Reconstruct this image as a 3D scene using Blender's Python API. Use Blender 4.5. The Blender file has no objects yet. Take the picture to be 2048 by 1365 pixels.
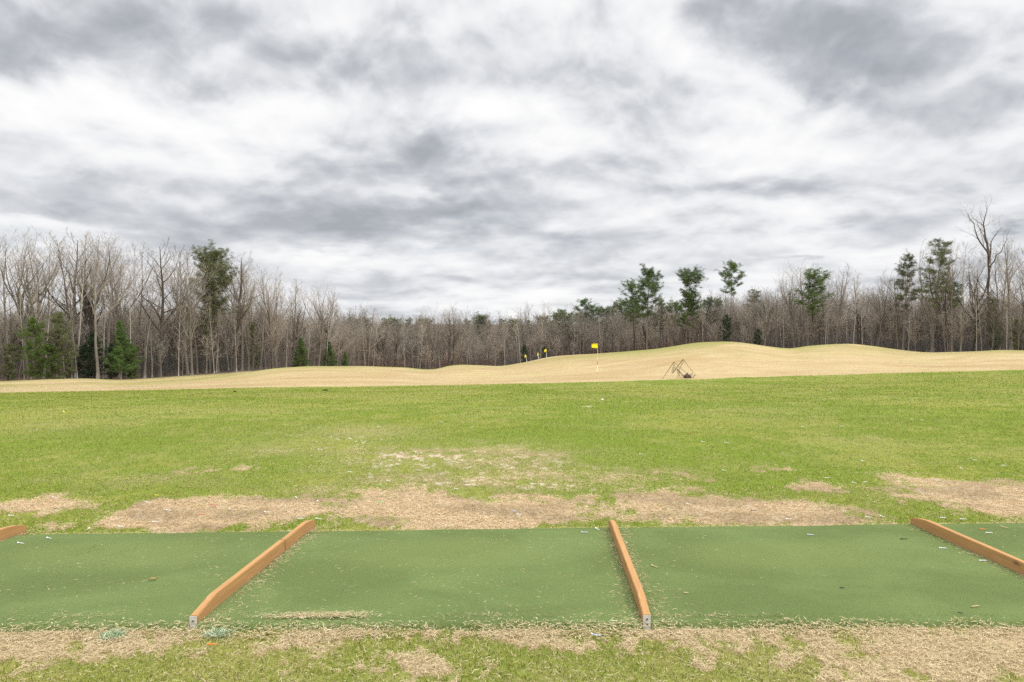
import bpy, math, random
import numpy as np
from mathutils import Vector, Matrix
R = math.radians
S = bpy.context.scene
COL = S.collection
F, CX, HY, HCAM = 1365.0, 1024.0, 665.0, 1.6
rng = np.random.default_rng(7)
random.seed(7)

# ------------------------------------------------------------------ helpers
def at(px, py, Y):
    """World point at depth Y seen at photograph position (px, py)."""
    return Vector(((px - CX) / F * Y, Y, HCAM - (py - HY) / F * Y))

def tag(o, label=None, cat=None, group=None, kind=None):
    if label: o['label'] = label
    if cat: o['category'] = cat
    if group: o['group'] = group
    if kind: o['kind'] = kind
    return o

def empty(name, loc, rz=0.0):
    o = bpy.data.objects.new(name, None)
    o.empty_display_size = 0.2
    o.location = loc
    o.rotation_euler = (0, 0, rz)
    COL.objects.link(o)
    return o

def link(name, me, parent=None):
    o = bpy.data.objects.new(name, me)
    COL.objects.link(o)
    if parent is not None: o.parent = parent
    return o

def np_mesh(name, V, tris=None, quads=None, mats=(), tri_m=None, quad_m=None, smooth=False, attrs=None):
    me = bpy.data.meshes.new(name)
    V = np.asarray(V, dtype=np.float32).reshape(-1, 3)
    tris = np.zeros((0, 3), np.int32) if tris is None else np.asarray(tris, np.int32).reshape(-1, 3)
    quads = np.zeros((0, 4), np.int32) if quads is None else np.asarray(quads, np.int32).reshape(-1, 4)
    nt, nq = len(tris), len(quads)
    me.vertices.add(len(V)); me.vertices.foreach_set('co', V.ravel())
    loops = np.concatenate([tris.ravel(), quads.ravel()])
    me.loops.add(len(loops)); me.loops.foreach_set('vertex_index', loops)
    me.polygons.add(nt + nq)
    starts = np.concatenate([np.arange(nt) * 3, nt * 3 + np.arange(nq) * 4]).astype(np.int32)
    me.polygons.foreach_set('loop_start', starts)
    mi = np.zeros(nt + nq, np.int32)
    if tri_m is not None: mi[:nt] = tri_m
    if quad_m is not None: mi[nt:] = quad_m
    for m in mats: me.materials.append(m)
    me.polygons.foreach_set('material_index', mi)
    if smooth: me.polygons.foreach_set('use_smooth', np.ones(nt + nq, bool))
    for k, a in (attrs or {}).items():
        at_ = me.attributes.new(k, 'FLOAT_COLOR', 'POINT')
        c = np.ones((len(V), 4), np.float32); c[:, :a.shape[1]] = a
        at_.data.foreach_set('color', c.ravel())
    me.update(calc_edges=True)
    return me

def hash2(ix, iy, seed):
    n = (ix.astype(np.int64) * 374761393 + iy.astype(np.int64) * 668265263 + seed * 1442695041) & 0xffffffff
    n = ((n ^ (n >> 13)) * 1274126177) & 0xffffffff
    n = n ^ (n >> 16)
    return (n & 0xffff) / 65535.0

def vnoise(x, y, seed=0):
    ix, iy = np.floor(x), np.floor(y)
    fx, fy = x - ix, y - iy
    fx = fx * fx * (3 - 2 * fx); fy = fy * fy * (3 - 2 * fy)
    ix = ix.astype(np.int64); iy = iy.astype(np.int64)
    a = hash2(ix, iy, seed); b = hash2(ix + 1, iy, seed)
    c = hash2(ix, iy + 1, seed); d = hash2(ix + 1, iy + 1, seed)
    return (a * (1 - fx) + b * fx) * (1 - fy) + (c * (1 - fx) + d * fx) * fy

def fbm(x, y, octv=4, seed=0, gain=0.5):
    s = 0; a = 1; t = 0
    for o in range(octv):
        ca, sa = math.cos(o * 0.7 + seed), math.sin(o * 0.7 + seed)
        s = s + a * vnoise((x * ca - y * sa) * 2 ** o, (x * sa + y * ca) * 2 ** o, seed * 17 + o); t += a; a *= gain
    return s / t

def sstep(a, b, x):
    t = np.clip((x - a) / (b - a), 0, 1)
    return t * t * (3 - 2 * t)

# ------------------------------------------------------------------ node helpers
class NT:
    def __init__(s, tree): s.t = tree; s.n = tree.nodes; s.l = tree.links
    def node(s, typ, ins=None, **kw):
        n = s.n.new(typ)
        for k, v in kw.items(): setattr(n, k, v)
        for k, v in (ins or {}).items():
            if hasattr(v, 'is_output') or isinstance(v, bpy.types.NodeSocket): s.l.new(v, n.inputs[k])
            else: n.inputs[k].default_value = v
        return n
    def m(s, op, a, b=0.0, c=0.0, clamp=False):
        n = s.n.new('ShaderNodeMath'); n.operation = op; n.use_clamp = clamp
        for i, v in enumerate((a, b, c)):
            if isinstance(v, bpy.types.NodeSocket): s.l.new(v, n.inputs[i])
            else: n.inputs[i].default_value = v
        return n.outputs[0]
    def mix(s, f, a, b, blend='MIX'):
        n = s.n.new('ShaderNodeMix'); n.data_type = 'RGBA'; n.blend_type = blend
        for i, v in ((0, f), (6, a), (7, b)):
            if isinstance(v, bpy.types.NodeSocket): s.l.new(v, n.inputs[i])
            elif i == 0: n.inputs[0].default_value = v
            else: n.inputs[i].default_value = (*v, 1)
        return n.outputs[2]
    def noise(s, vec, scale, detail=4, rough=0.5, dist=0.0):
        n = s.node('ShaderNodeTexNoise', {'Scale': scale, 'Detail': detail, 'Roughness': rough, 'Distortion': dist})
        if vec is not None: s.l.new(vec, n.inputs['Vector'])
        return n.outputs['Fac']
    def ramp(s, fac, stops):
        n = s.n.new('ShaderNodeValToRGB'); cr = n.color_ramp
        while len(cr.elements) < len(stops): cr.elements.new(0.5)
        for e, (p, c) in zip(cr.elements, stops): e.position = p; e.color = (*c, 1)
        s.l.new(fac, n.inputs[0]); return n.outputs[0]
    def mapr(s, v, a, b, c, d, smooth=False):
        n = s.n.new('ShaderNodeMapRange'); n.clamp = True
        if smooth: n.interpolation_type = 'SMOOTHSTEP'
        s.l.new(v, n.inputs[0])
        for i, q in enumerate((a, b, c, d)): n.inputs[i + 1].default_value = q
        return n.outputs[0]
    def scale(s, vec, sc):
        n = s.node('ShaderNodeMapping', {'Scale': sc}); s.l.new(vec, n.inputs['Vector']); return n.outputs[0]

def material(name, build, rough=0.85, spec=0.2, metal=0.0):
    m = bpy.data.materials.new(name); m.use_nodes = True
    t = NT(m.node_tree); t.n.clear()
    out = t.n.new('ShaderNodeOutputMaterial')
    b = t.n.new('ShaderNodeBsdfPrincipled')
    b.inputs['Roughness'].default_value = rough
    b.inputs['Specular IOR Level'].default_value = spec
    b.inputs['Metallic'].default_value = metal
    t.l.new(b.outputs[0], out.inputs[0])
    col, hgt = build(t, b)
    if isinstance(col, bpy.types.NodeSocket): t.l.new(col, b.inputs['Base Color'])
    else: b.inputs['Base Color'].default_value = (*col, 1)
    if hgt is not None:
        h, strength, dist = hgt
        bp = t.node('ShaderNodeBump', {'Strength': strength, 'Distance': dist})
        t.l.new(h, bp.inputs['Height']); t.l.new(bp.outputs[0], b.inputs['Normal'])
    return m

def pos(t): return t.n.new('ShaderNodeNewGeometry').outputs['Position']
def objc(t): return t.n.new('ShaderNodeTexCoord').outputs['Object']
def attr(t, name):
    n = t.n.new('ShaderNodeAttribute'); n.attribute_name = name
    sp = t.n.new('ShaderNodeSeparateColor'); t.l.new(n.outputs['Color'], sp.inputs[0])
    return n.outputs['Color'], sp.outputs
def rnd(t): return t.n.new('ShaderNodeObjectInfo').outputs['Random']

# ------------------------------------------------------------------ terrain
XK = np.array([-900, -300, 0, 100, 180, 240, 300, 380, 480, 560, 620, 700, 800, 870, 900, 960, 1000, 1040, 1100, 1200, 1300, 1350,
               1400, 1450, 1500, 1540, 1580, 1620, 1660, 1700, 1740, 1800, 1850, 1900, 1950, 2000, 2048, 2400, 3000.])
CREST = np.array([790, 778, 771, 767, 765, 767, 765, 759, 750, 738, 733, 733, 736, 738.5, 732, 730.5, 732, 727, 716, 708.5, 700, 693,
                  687, 685, 688, 693, 696.5, 692, 689, 688, 692, 701, 706, 707, 706, 704, 705, 708, 712.])
EDGE = np.array([770, 764, 762, 758, 757, 759, 757, 751, 744, 741, 740, 741, 744, 746, 741, 740, 740, 736, 727, 720, 712, 706,
                 700, 698, 700, 703, 706, 703, 700, 700, 702, 706, 709, 710, 709, 708, 708, 712, 716.])
BX = np.array([-900, 0, 300, 500, 850, 1000, 1200, 1400, 1600, 1850, 2048, 3000])
BPY = np.array([800, 786, 780.5, 776, 771.5, 768.5, 764, 758.5, 752, 745, 740, 715])
BD = np.array([34, 39, 40.5, 41.5, 43.5, 44.3, 45.2, 46, 47, 48.3, 49, 52.])
CDX = np.array([-900, 0, 400, 560, 800, 1000, 1200, 1450, 1700, 1900, 2048, 3000])
CD = np.array([70, 76, 84, 88, 98, 104, 98, 92, 96, 92, 88, 80.])
EX = np.array([-900, 0, 200, 400, 550, 650, 750, 900, 1100, 1250, 1400, 1600, 1750, 1900, 2048, 3000])
ED = np.array([90, 104, 108, 118, 138, 165, 220, 258, 262, 236, 205, 180, 165, 140, 124, 100.])
def sm_interp(x, xk, yk):
    # smooth cubic (Catmull-Rom like) interpolation over uneven knots
    m = np.gradient(yk, xk)
    i = np.clip(np.searchsorted(xk, x) - 1, 0, len(xk) - 2)
    h = xk[i + 1] - xk[i]; t = np.clip((x - xk[i]) / h, 0, 1)
    return ((2 * t ** 3 - 3 * t ** 2 + 1) * yk[i] + (t ** 3 - 2 * t ** 2 + t) * h * m[i]
            + (-2 * t ** 3 + 3 * t ** 2) * yk[i + 1] + (t ** 3 - t ** 2) * h * m[i + 1])

def zpx(py, Y): return HCAM - (py - HY) / F * Y

def height0(X, Y):
    X = np.atleast_1d(np.asarray(X, float)); Y = np.atleast_1d(np.asarray(Y, float))
    Ys = np.maximum(Y, 3.0)
    px = np.clip(CX + F * X / Ys, -850, 2950)
    bd = sm_interp(px, BX.astype(float), BD); bp = sm_interp(px, BX.astype(float), BPY)
    cd = sm_interp(px, CDX.astype(float), CD); cp = sm_interp(px, XK, CREST)
    ed = sm_interp(px, EX.astype(float), ED); ep = sm_interp(px, XK, EDGE)
    zb, zc, ze = zpx(bp, bd), zpx(cp, cd), zpx(ep, ed)
    md = bd + (cd - bd) * 0.42; mp = bp + (cp - bp) * (0.50)
    zm = zpx(mp, md)
    vis = sstep(560, 400, px)               # on the left the far slope stays in sight
    dd = cd + (ed - cd) * 0.35
    zd = (1 - vis) * (np.minimum(zc, zpx(cp, dd)) - 1.6) + vis * zpx(cp + (ep - cp) * 0.4, dd)
    zero = np.zeros_like(px)
    # a flat level approach, then the slope
    D = np.stack([zero + 6, zero + 10, bd, md, cd, dd, ed, ed + 60, ed + 160, ed + 420, ed + 900])
    Z = np.stack([zero, zero - .04, zb, zm, zc, zd, ze, ze - .5, ze + 1, zero + HCAM + 6, zero + HCAM + 5])
    # monotone-ish cubic through the knots
    h = D[1:] - D[:-1]; s = (Z[1:] - Z[:-1]) / h
    M = np.zeros_like(Z)
    M[1:-1] = (s[:-1] * h[1:] + s[1:] * h[:-1]) / (h[1:] + h[:-1])
    M[0] = 0; M[1] = s[1] * 0.5
    out = np.zeros_like(px)
    for j in range(len(D) - 1):
        k = (Ys >= D[j]) & (Ys < D[j + 1])
        if not k.any(): continue
        t = (Ys[k] - D[j][k]) / h[j][k]; hh = h[j][k]
        out[k] = ((2 * t ** 3 - 3 * t ** 2 + 1) * Z[j][k] + (t ** 3 - 2 * t ** 2 + t) * hh * M[j][k]
                  + (-2 * t ** 3 + 3 * t ** 2) * Z[j + 1][k] + (t ** 3 - t ** 2) * hh * M[j + 1][k])
    far = Ys >= D[-1]
    out[far] = Z[-1][far]
    return out

def height(X, Y):
    X = np.atleast_1d(np.asarray(X, float)); Y = np.atleast_1d(np.asarray(Y, float))
    nearw = sstep(60, 20, Y)
    Z = height0(X, Y) + (fbm(X * .8, Y * .8, 3, 51) - .5) * .05 * nearw * sstep(5.6, 7, Y) + (fbm(X * 4, Y * 4, 3, 52) - .5) * .018 * nearw
    return Z + (fbm(X * .08, Y * .08, 3, 53) - .5) * .5 * sstep(50, 70, Y) * sstep(200, 120, Y)

def hz(x, y): return float(height(x, y)[0])
def bound(X, Y):
    px = np.clip(CX + F * X / np.maximum(Y, 3), -850, 2950)
    return sm_interp(px, BX.astype(float), BD)
def edge_d(X, Y):
    px = np.clip(CX + F * X / np.maximum(Y, 3), -850, 2950)
    return sm_interp(px, EX.astype(float), ED)

def gY(py): return F * HCAM / (py - HY)
def ell(X, Y, px, py, sx, sy):
    """soft ellipse on the level ground, centre and half sizes read off the photograph"""
    yc = gY(py); xc = (px - CX) / F * yc; wx = sx / F * yc
    wy = (gY(py - sy) - gY(py + sy)) / 2
    return np.exp(-(((X - xc) / wx) ** 2 + ((Y - yc) / wy) ** 2))

DEADP = [(35, 1020, 100, 24, 1.3), (120, 1008, 70, 10, .6), (330, 1030, 110, 28, 1.5), (430, 1022, 150, 26, 1.5), (560, 1015, 90, 20, 1.0),
         (800, 1025, 110, 34, 1.6), (930, 1022, 140, 30, 1.5), (1080, 1030, 120, 22, 1.2), (1180, 1010, 60, 16, .6), (1340, 1012, 90, 24, 1.2),
         (1450, 1030, 150, 28, 1.5), (1600, 1022, 120, 24, 1.3), (1640, 975, 50, 14, .8), (1830, 960, 80, 14, .7), (1900, 990, 110, 26, 1.3),
         (2010, 1005, 90, 34, 1.5), (2000, 975, 80, 14, .9), (1540, 938, 50, 6, .6), (1350, 958, 80, 14, .7), (430, 940, 70, 10, .55), (760, 985, 60, 12, .7)]
TANP = [(720, 852, 130, 16, .5), (800, 905, 110, 22, .6), (960, 905, 160, 26, .6), (940, 960, 240, 24, .65), (1200, 950, 160, 18, .45), (600, 890, 130, 18, .4),
        (640, 985, 130, 16, .35), (1500, 800, 130, 8, .25), (1080, 910, 100, 18, .35), (1800, 985, 120, 18, .3), (120, 840, 130, 20, .25), (300, 960, 160, 12, .25)]
SANDP = [(820, 912, 55, 12, 1.5), (900, 900, 40, 7, 1.0), (740, 882, 60, 9, .9), (680, 868, 120, 9, .55), (850, 925, 160, 26, .6), (980, 905, 120, 22, .55),
         (1090, 935, 170, 24, .45), (560, 900, 40, 4, .8), (960, 968, 190, 14, .7), (1110, 970, 70, 10, .6), (840, 968, 40, 8, .6), (1240, 812, 10, 2, 1), (1175, 789, 18, 2.2, 2.2),
         (1560, 905, 30, 4, .6), (1420, 915, 20, 3, .7), (1660, 968, 90, 8, .3), (650, 842, 60, 6, .3), (1420, 985, 110, 14, .3)]

def turf(X, Y):
    """dead-straw fraction, bare sandy fraction, tone of the living grass"""
    n1 = fbm(X * 1.7, Y * 1.7, 5, 3, .6); n2 = fbm(X * 6.5, Y * 5, 4, 5, .6); n3 = fbm(X * .35, Y * .22, 4, 9)
    n4 = fbm(X * 21, Y * 16, 3, 12)
    d = np.zeros_like(X)
    for p in DEADP: d = d + p[4] * ell(X, Y, p[0], p[1], p[2] * 1.12, p[3] * 1.12)
    d = np.minimum(d, 1.6)
    dead = sstep(.44, 1.08, d * .9 + (n1 - .5) * 2.0 + (n2 - .5) * 1.6 + (n4 - .5) * .8)
    dead = dead * sstep(.04, .30, d)
    tan = np.zeros_like(X)
    for p in TANP: tan = tan + p[4] * ell(X, Y, *p[:4])
    dead = np.maximum(dead, np.clip(tan, 0, .8) * sstep(.3, .62, n2 * .55 + n1 * .45) * .95)
    # foreground strip in front of the mats
    fg = sstep(3.80, 3.68, Y)
    n5 = fbm(X * .9, Y * .9, 3, 15)
    band = sstep(3.22, 3.50, Y + (n1 - .5) * .5 + (n5 - .5) * .9) * .86
    corner = 1.1 * np.exp(-(((X - 2.35) / .55) ** 2 + ((Y - 3.3) / .35) ** 2)) + .8 * np.exp(-(((X + .35) / .4) ** 2 + ((Y - 3.22) / .12) ** 2))
    corner = corner + .9 * np.exp(-(((X + 2.5) / .45) ** 2 + ((Y - 3.45) / .2) ** 2))
    f = sstep(.40, 1.0, band + corner + (n2 - .5) * 2.3 + (n4 - .5) * 1.5 - .06)
    dead = dead * (1 - fg) + fg * np.clip(f, 0.16, 1)
    # worn rims where turf meets the mats
    s = np.zeros_like(X)
    for p in SANDP: s = s + p[4] * ell(X, Y, *p[:4])
    sand = sstep(.585, .65, (n2 * .45 + n4 * .55) + .05 * np.clip(s - 1, -.6, 1)) * np.clip(s * 1.1, 0, 1.0)
    sand = np.maximum(sand, sstep(.62, .70, n4) * sstep(.5, 1.2, d) * .5)
    sand = sand * (1 - fg)
    tone = np.clip(n3 * .45 + n1 * .3 + n2 * .25, 0, 1)
    return np.clip(dead, 0, 1), np.clip(sand, 0, 1), tone

def ground_attrs(X, Y):
    dead, sand, tone = turf(X, Y)
    b = bound(X, Y)
    rag = (fbm(X * .5, Y * .3, 3, 21) - .5) * 1.1 + (fbm(X * 3, Y * 2, 2, 22) - .5) * .6
    fair = sstep(-.25, .25, Y - b + rag * 1.1)
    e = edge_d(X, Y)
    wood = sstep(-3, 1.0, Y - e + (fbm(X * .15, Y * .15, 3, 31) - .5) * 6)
    # greener streaks on the dormant hills
    px = CX + F * X / np.maximum(Y, 3)
    cd = sm_interp(np.clip(px, -850, 2950), CDX.astype(float), CD)
    top = np.exp(-((Y - cd) / 13) ** 2)
    g = top * sstep(.36, .58, fbm(X * .09, Y * .12, 4, 41) + .14 * np.exp(-((px - 1450) / 120) ** 2) + .10 * np.exp(-((px - 1690) / 110) ** 2) + .08 * np.exp(-((px - 800) / 260) ** 2))
    g = np.maximum(g, .55 * sstep(cd + 6, cd + 18, Y) * sstep(620, 420, px))
    g = np.maximum(g, .7 * sstep(cd - 2, cd + 12, Y) * sstep(1800, 1880, px) * sstep(2010, 1950, px))
    return np.stack([dead, sand, tone], 1), np.stack([fair, wood, np.clip(g, 0, 1)], 1)

def build_ground(mat):
    us = np.concatenate([np.linspace(-6, -1.3, 16)[:-1], np.linspace(-1.3, -.82, 60)[:-1], np.linspace(-.82, .82, 900), np.linspace(.82, 1.3, 60)[1:], np.linspace(1.3, 6, 16)[1:]])
    ys = np.concatenate([np.geomspace(2.6, 150, 620)[:-1], np.geomspace(150, 400, 90)[:-1], np.geomspace(400, 6000, 40)])
    U, Yg = np.meshgrid(us, ys)
    X = (U * Yg).ravel(); Y = Yg.ravel()
    Z = height(X, Y)
    a, b = ground_attrs(X, Y)
    nc = len(us); nr = len(ys)
    i = (np.arange(nr - 1)[:, None] * nc + np.arange(nc - 1)[None]).ravel()
    quads = np.stack([i, i + 1, i + nc + 1, i + nc], 1)
    V = np.stack([X, Y, Z], 1)
    # skirt under and behind the camera
    n0 = len(V)
    ex = np.array([[us[0] * ys[0], ys[0]], [us[-1] * ys[0], ys[0]], [3000, -3000], [-3000, -3000], [-36000, 6000], [36000, 6000]])
    extra = np.array([[-3000, -3000, 0], [3000, -3000, 0], [-36000, 6000, 0], [36000, 6000, 0]], float)
    V = np.concatenate([V, extra])
    a = np.concatenate([a, np.tile([[.3, 0, .5]], (4, 1))]); b = np.concatenate([b, np.tile([[0, 0, 0.]], (4, 1))])
    tl = list(range(nc))
    tris = []
    mid = nc // 2
    for k in range(mid): tris.append((k + 1, k, n0))
    tris.append((mid, n0, n0 + 1))
    for k in range(mid, nc - 1): tris.append((k + 1, k, n0 + 1))
    for k in range(nr - 1):
        tris.append((k * nc, (k + 1) * nc, n0))
        tris.append(((k + 1) * nc + nc - 1, k * nc + nc - 1, n0 + 1))
    me = np_mesh('ground', V, tris, quads, [mat], smooth=True, attrs={'turf': a, 'zone': b})
    return tag(link('ground', me), kind='structure')

def ground_mat():
    def f(t, b):
        p = pos(t)
        _, tf = attr(t, 'turf'); _, zn = attr(t, 'zone')
        fine = t.noise(t.scale(p, (1, 1, 0)), 90, 3, .7)
        mid = t.noise(t.scale(p, (1, .8, 0)), 9, 5, .65)
        big = t.noise(t.scale(p, (1, .7, 0)), 1.3, 5, .6)
        streak = t.noise(t.scale(p, (.22, .40, 0)), 1.0, 7, .65, .8)
        patch = t.noise(t.scale(p, (.5, .5, 0)), .45, 5, .6)
        g = t.mix(t.mapr(mid, .35, .65, 0, 1), (.18, .215, .026), (.30, .325, .062))
        g = t.mix(t.mapr(patch, .38, .62, 0, 1), g, t.mix(.5, g, (.26, .27, .085)))
        g = t.mix(t.mapr(tf[2], .43, .57, 0, .75), g, (.14, .21, .022))
        g = t.mix(t.m('MULTIPLY', t.mapr(big, .52, .70, 0, 1), .4), g, (.33, .30, .13))
        g = t.mix(t.mapr(fine, .3, .7, .45, 0), g, t.mix(.5, g, (.04, .06, .01)))
        straw = t.ramp(t.m('ADD', t.m('MULTIPLY', fine, .55), t.m('MULTIPLY', mid, .45)), [(.3, (.20, .13, .065)), (.5, (.40, .29, .165)), (.68, (.52, .41, .26))])
        c = t.mix(tf[0], g, straw)
        c = t.mix(t.m('MULTIPLY', tf[1], .85), c, (.57, .50, .37))
        dr = t.ramp(streak, [(.25, (.37, .27, .125)), (.42, (.42, .32, .165)), (.55, (.46, .36, .195)), (.75, (.51, .41, .25))])
        dr = t.mix(t.mapr(mid, .3, .7, .22, 0), dr, (.30, .21, .10))
        low = t.noise(t.scale(p, (.045, .085, 0)), 1.0, 7, .68, 1.0)
        dr = t.mix(t.mapr(low, .48, .62, 0, .7), dr, (.34, .235, .11))
        dr = t.mix(t.mapr(low, .42, .30, 0, .5), dr, (.36, .31, .10))
        dr = t.mix(t.m('MULTIPLY', zn[2], .8), dr, (.22, .225, .055))
        c = t.mix(zn[0], c, dr)
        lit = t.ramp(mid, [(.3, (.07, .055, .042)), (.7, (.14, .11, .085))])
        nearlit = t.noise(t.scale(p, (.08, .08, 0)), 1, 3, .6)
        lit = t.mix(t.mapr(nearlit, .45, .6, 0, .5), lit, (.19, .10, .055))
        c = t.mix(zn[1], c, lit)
        h = t.m('ADD', t.m('MULTIPLY', fine, .5), mid)
        return c, (h, .55, .03)
    return material('turf_ground', f, .95, .1)

# ------------------------------------------------------------------ blades of grass
def blades(name, X, Y, L, W, lean, cols, mat, z0=None, two=True, seed=1):
    n = len(X); r = np.random.default_rng(seed)
    Z = (height(X, Y) if z0 is None else z0) - .004
    az = r.uniform(0, 2 * np.pi, n); la = r.uniform(0, 2 * np.pi, n)
    side = np.stack([np.cos(az), np.sin(az), r.uniform(-.25, .25, n)], 1) * W[:, None] / 2
    up = np.stack([np.sin(lean) * np.cos(la), np.sin(lean) * np.sin(la), np.cos(lean)], 1)
    B = np.stack([X, Y, Z], 1)
    bend = np.stack([np.cos(la), np.sin(la), -.6 * np.ones(n)], 1) * (L * r.uniform(.05, .4, n))[:, None]
    if two:
        M = B + up * (L * .55)[:, None]; T = B + up * L[:, None] + bend
        V = np.stack([B - side, B + side, M + side * .8, M - side * .8, T], 1).reshape(-1, 3)
        k = np.arange(n)[:, None] * 5
        me = np_mesh(name, V, k + np.array([[3, 2, 4]]), k + np.array([[0, 1, 2, 3]]), [mat], attrs={'tint': np.repeat(cols, 5, 0)})
    else:
        T = B + up * L[:, None] + bend
        V = np.stack([B - side, B + side, T], 1).reshape(-1, 3)
        k = np.arange(n)[:, None] * 3
        me = np_mesh(name, V, k + np.array([[0, 1, 2]]), None, [mat], attrs={'tint': np.repeat(cols, 3, 0)})
    return me

def blade_mat():
    def f(t, b):
        c, _ = attr(t, 'tint')
        g = t.n.new('ShaderNodeNewGeometry')
        v = t.n.new('ShaderNodeVectorMath'); v.operation = 'MULTIPLY_ADD'
        t.l.new(g.outputs['Normal'], v.inputs[0]); v.inputs[1].default_value = (.35, .35, .35); v.inputs[2].default_value = (0, 0, .75)
        n = t.n.new('ShaderNodeVectorMath'); n.operation = 'NORMALIZE'; t.l.new(v.outputs[0], n.inputs[0])
        t.l.new(n.outputs[0], b.inputs['Normal'])
        tr = t.node('ShaderNodeBsdfTranslucent', {'Color': c}); mx = t.n.new('ShaderNodeMixShader'); mx.inputs[0].default_value = .28
        o = [q for q in t.n if q.type == 'OUTPUT_MATERIAL'][0]
        t.l.new(b.outputs[0], mx.inputs[1]); t.l.new(tr.outputs[0], mx.inputs[2]); t.l.new(mx.outputs[0], o.inputs[0])
        return c, None
    return material('grass_blade', f, .8, .15)

GREEN = np.array([[.17, .225, .020], [.25, .305, .034], [.32, .345, .055], [.39, .375, .10], [.29, .335, .04]])
STRAW = np.array([[.58, .46, .26], [.68, .56, .35], [.46, .34, .18], [.62, .53, .30], [.76, .65, .44]])
def blade_cols(n, dead, tone, r):
    g = GREEN[r.integers(0, 5, n)] * .65 + GREEN.mean(0) * .35
    k = sstep(.43, .57, tone)[:, None]
    g = g * (np.array([[1.17, 1.01, 1.6]]) * (1 - k) + np.array([[.88, .92, .75]]) * k)
    s = STRAW[r.integers(0, 5, n)] * r.uniform(.75, 1.1, (n, 1))
    isd = r.uniform(0, 1, n) < dead * .88 + .05
    c = np.where(isd[:, None], s, g)
    return c, isd

# mats' outline on the ground
def mat_near(x): return 3.648 + x * .012
def mat_far(x): return 5.44 + x * .040

def grass_layer(name, x0, x1, y0, y1, n, L0, W0, mat, seed, two, polar=False, thin=1.0):
    r = np.random.default_rng(seed)
    if polar:
        Y = np.sqrt(r.uniform(y0 ** 2, y1 ** 2, n)) if thin == 1 else y0 * (y1 / y0) ** r.uniform(0, 1, n)
        X = r.uniform(x0, x1, n) * Y
    else:
        X = r.uniform(x0, x1, n); Y = r.uniform(y0, y1, n)
    keep = (Y < mat_near(X) + .012 * np.sin(X * 9)) | (Y > mat_far(X) - .0) | (X < -6.3) | (X > 5.8)
    X, Y = X[keep], Y[keep]
    keep = Y < bound(X, Y) - .1
    X, Y = X[keep], Y[keep]
    dead, sand, tone = turf(X, Y)
    keep = r.uniform(0, 1, len(X)) > sand * .95
    X, Y, dead, tone = X[keep], Y[keep], dead[keep], tone[keep]
    n = len(X)
    cols, isd = blade_cols(n, dead, tone, r)
    L = L0 * r.uniform(.5, 1.4, n) * (1 - .35 * dead) * (.75 + .6 * tone)
    W = W0 * r.uniform(.7, 1.3, n)
    if polar: 
        k = np.maximum(1, Y / 9.0); W = W * k; L = L * k ** .35
    lean = np.where(isd, r.uniform(.7, 1.45, n), r.uniform(.1, 1.1, n))
    L = np.where(isd & (Y < 3.9), L * 1.05, L)
    me = blades(name, X, Y, L, W, lean, cols, mat, two=two, seed=seed)
    return me

def thatch(name, x0, x1, y0, y1, n, L0, W0, seed, polar=False):
    r = np.random.default_rng(seed)
    Y = y0 * (y1 / y0) ** r.uniform(0, 1, n)
    X = r.uniform(x0, x1, n) * (Y if polar else 1)
    keep = (Y < mat_near(X) - .01) | (Y > mat_far(X) + .01)
    dead, sand, tone = turf(X, Y)
    keep &= r.uniform(0, 1, n) < np.where(Y < 4, dead ** 1.5 * .9, dead * .95 + .06)
    for b in ('L', 'M'): keep &= ~((np.abs(X - BOARDS[b][0]) < .035) & (Y < BOARDS[b][1] + .02) & (Y > BOARDS[b][1] - .05))
    X, Y = X[keep], Y[keep]; n = len(X)
    a = r.uniform(0, 6.28, n); L = L0 * r.uniform(.4, 1.5, n); w = W0 * r.uniform(.6, 1.3, n)
    d = np.stack([np.cos(a), np.sin(a), r.uniform(-.15, .45, n)], 1); s = np.stack([-np.sin(a), np.cos(a), r.uniform(-.5, .5, n)], 1)
    B = np.stack([X, Y, height(X, Y) + r.uniform(.002, .020, n)], 1)
    M = B + d * (L * .5)[:, None] + s * (L * r.uniform(-.2, .2, n))[:, None]; E = B + d * L[:, None] * np.array([1, 1, .6])
    W = s * w[:, None] / 2
    V = np.stack([B - W, B + W, M + W, M - W, E + W * .4, E - W * .4], 1).reshape(-1, 3)
    k = np.arange(n)[:, None] * 6
    c = (STRAW[r.integers(0, 5, n)] * .6 + .4 * STRAW.mean(0)) * r.uniform(.8, 1.1, (n, 1)) 
    if polar: c = c * (.66 + .50 * sstep(.36, .6, fbm(X * 1.8, Y * 3.2, 4, 95)))[:, None] * np.array([[.98, .90, .90]])
    return np_mesh(name, V, None, np.concatenate([k + [[0, 1, 2, 3]], k + [[3, 2, 4, 5]]]), [blade_mat_shared()], attrs={'tint': np.repeat(c, 6, 0)})
_bm = []
def blade_mat_shared():
    if not _bm: _bm.append(bpy.data.materials['grass_blade'])
    return _bm[0]

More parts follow.
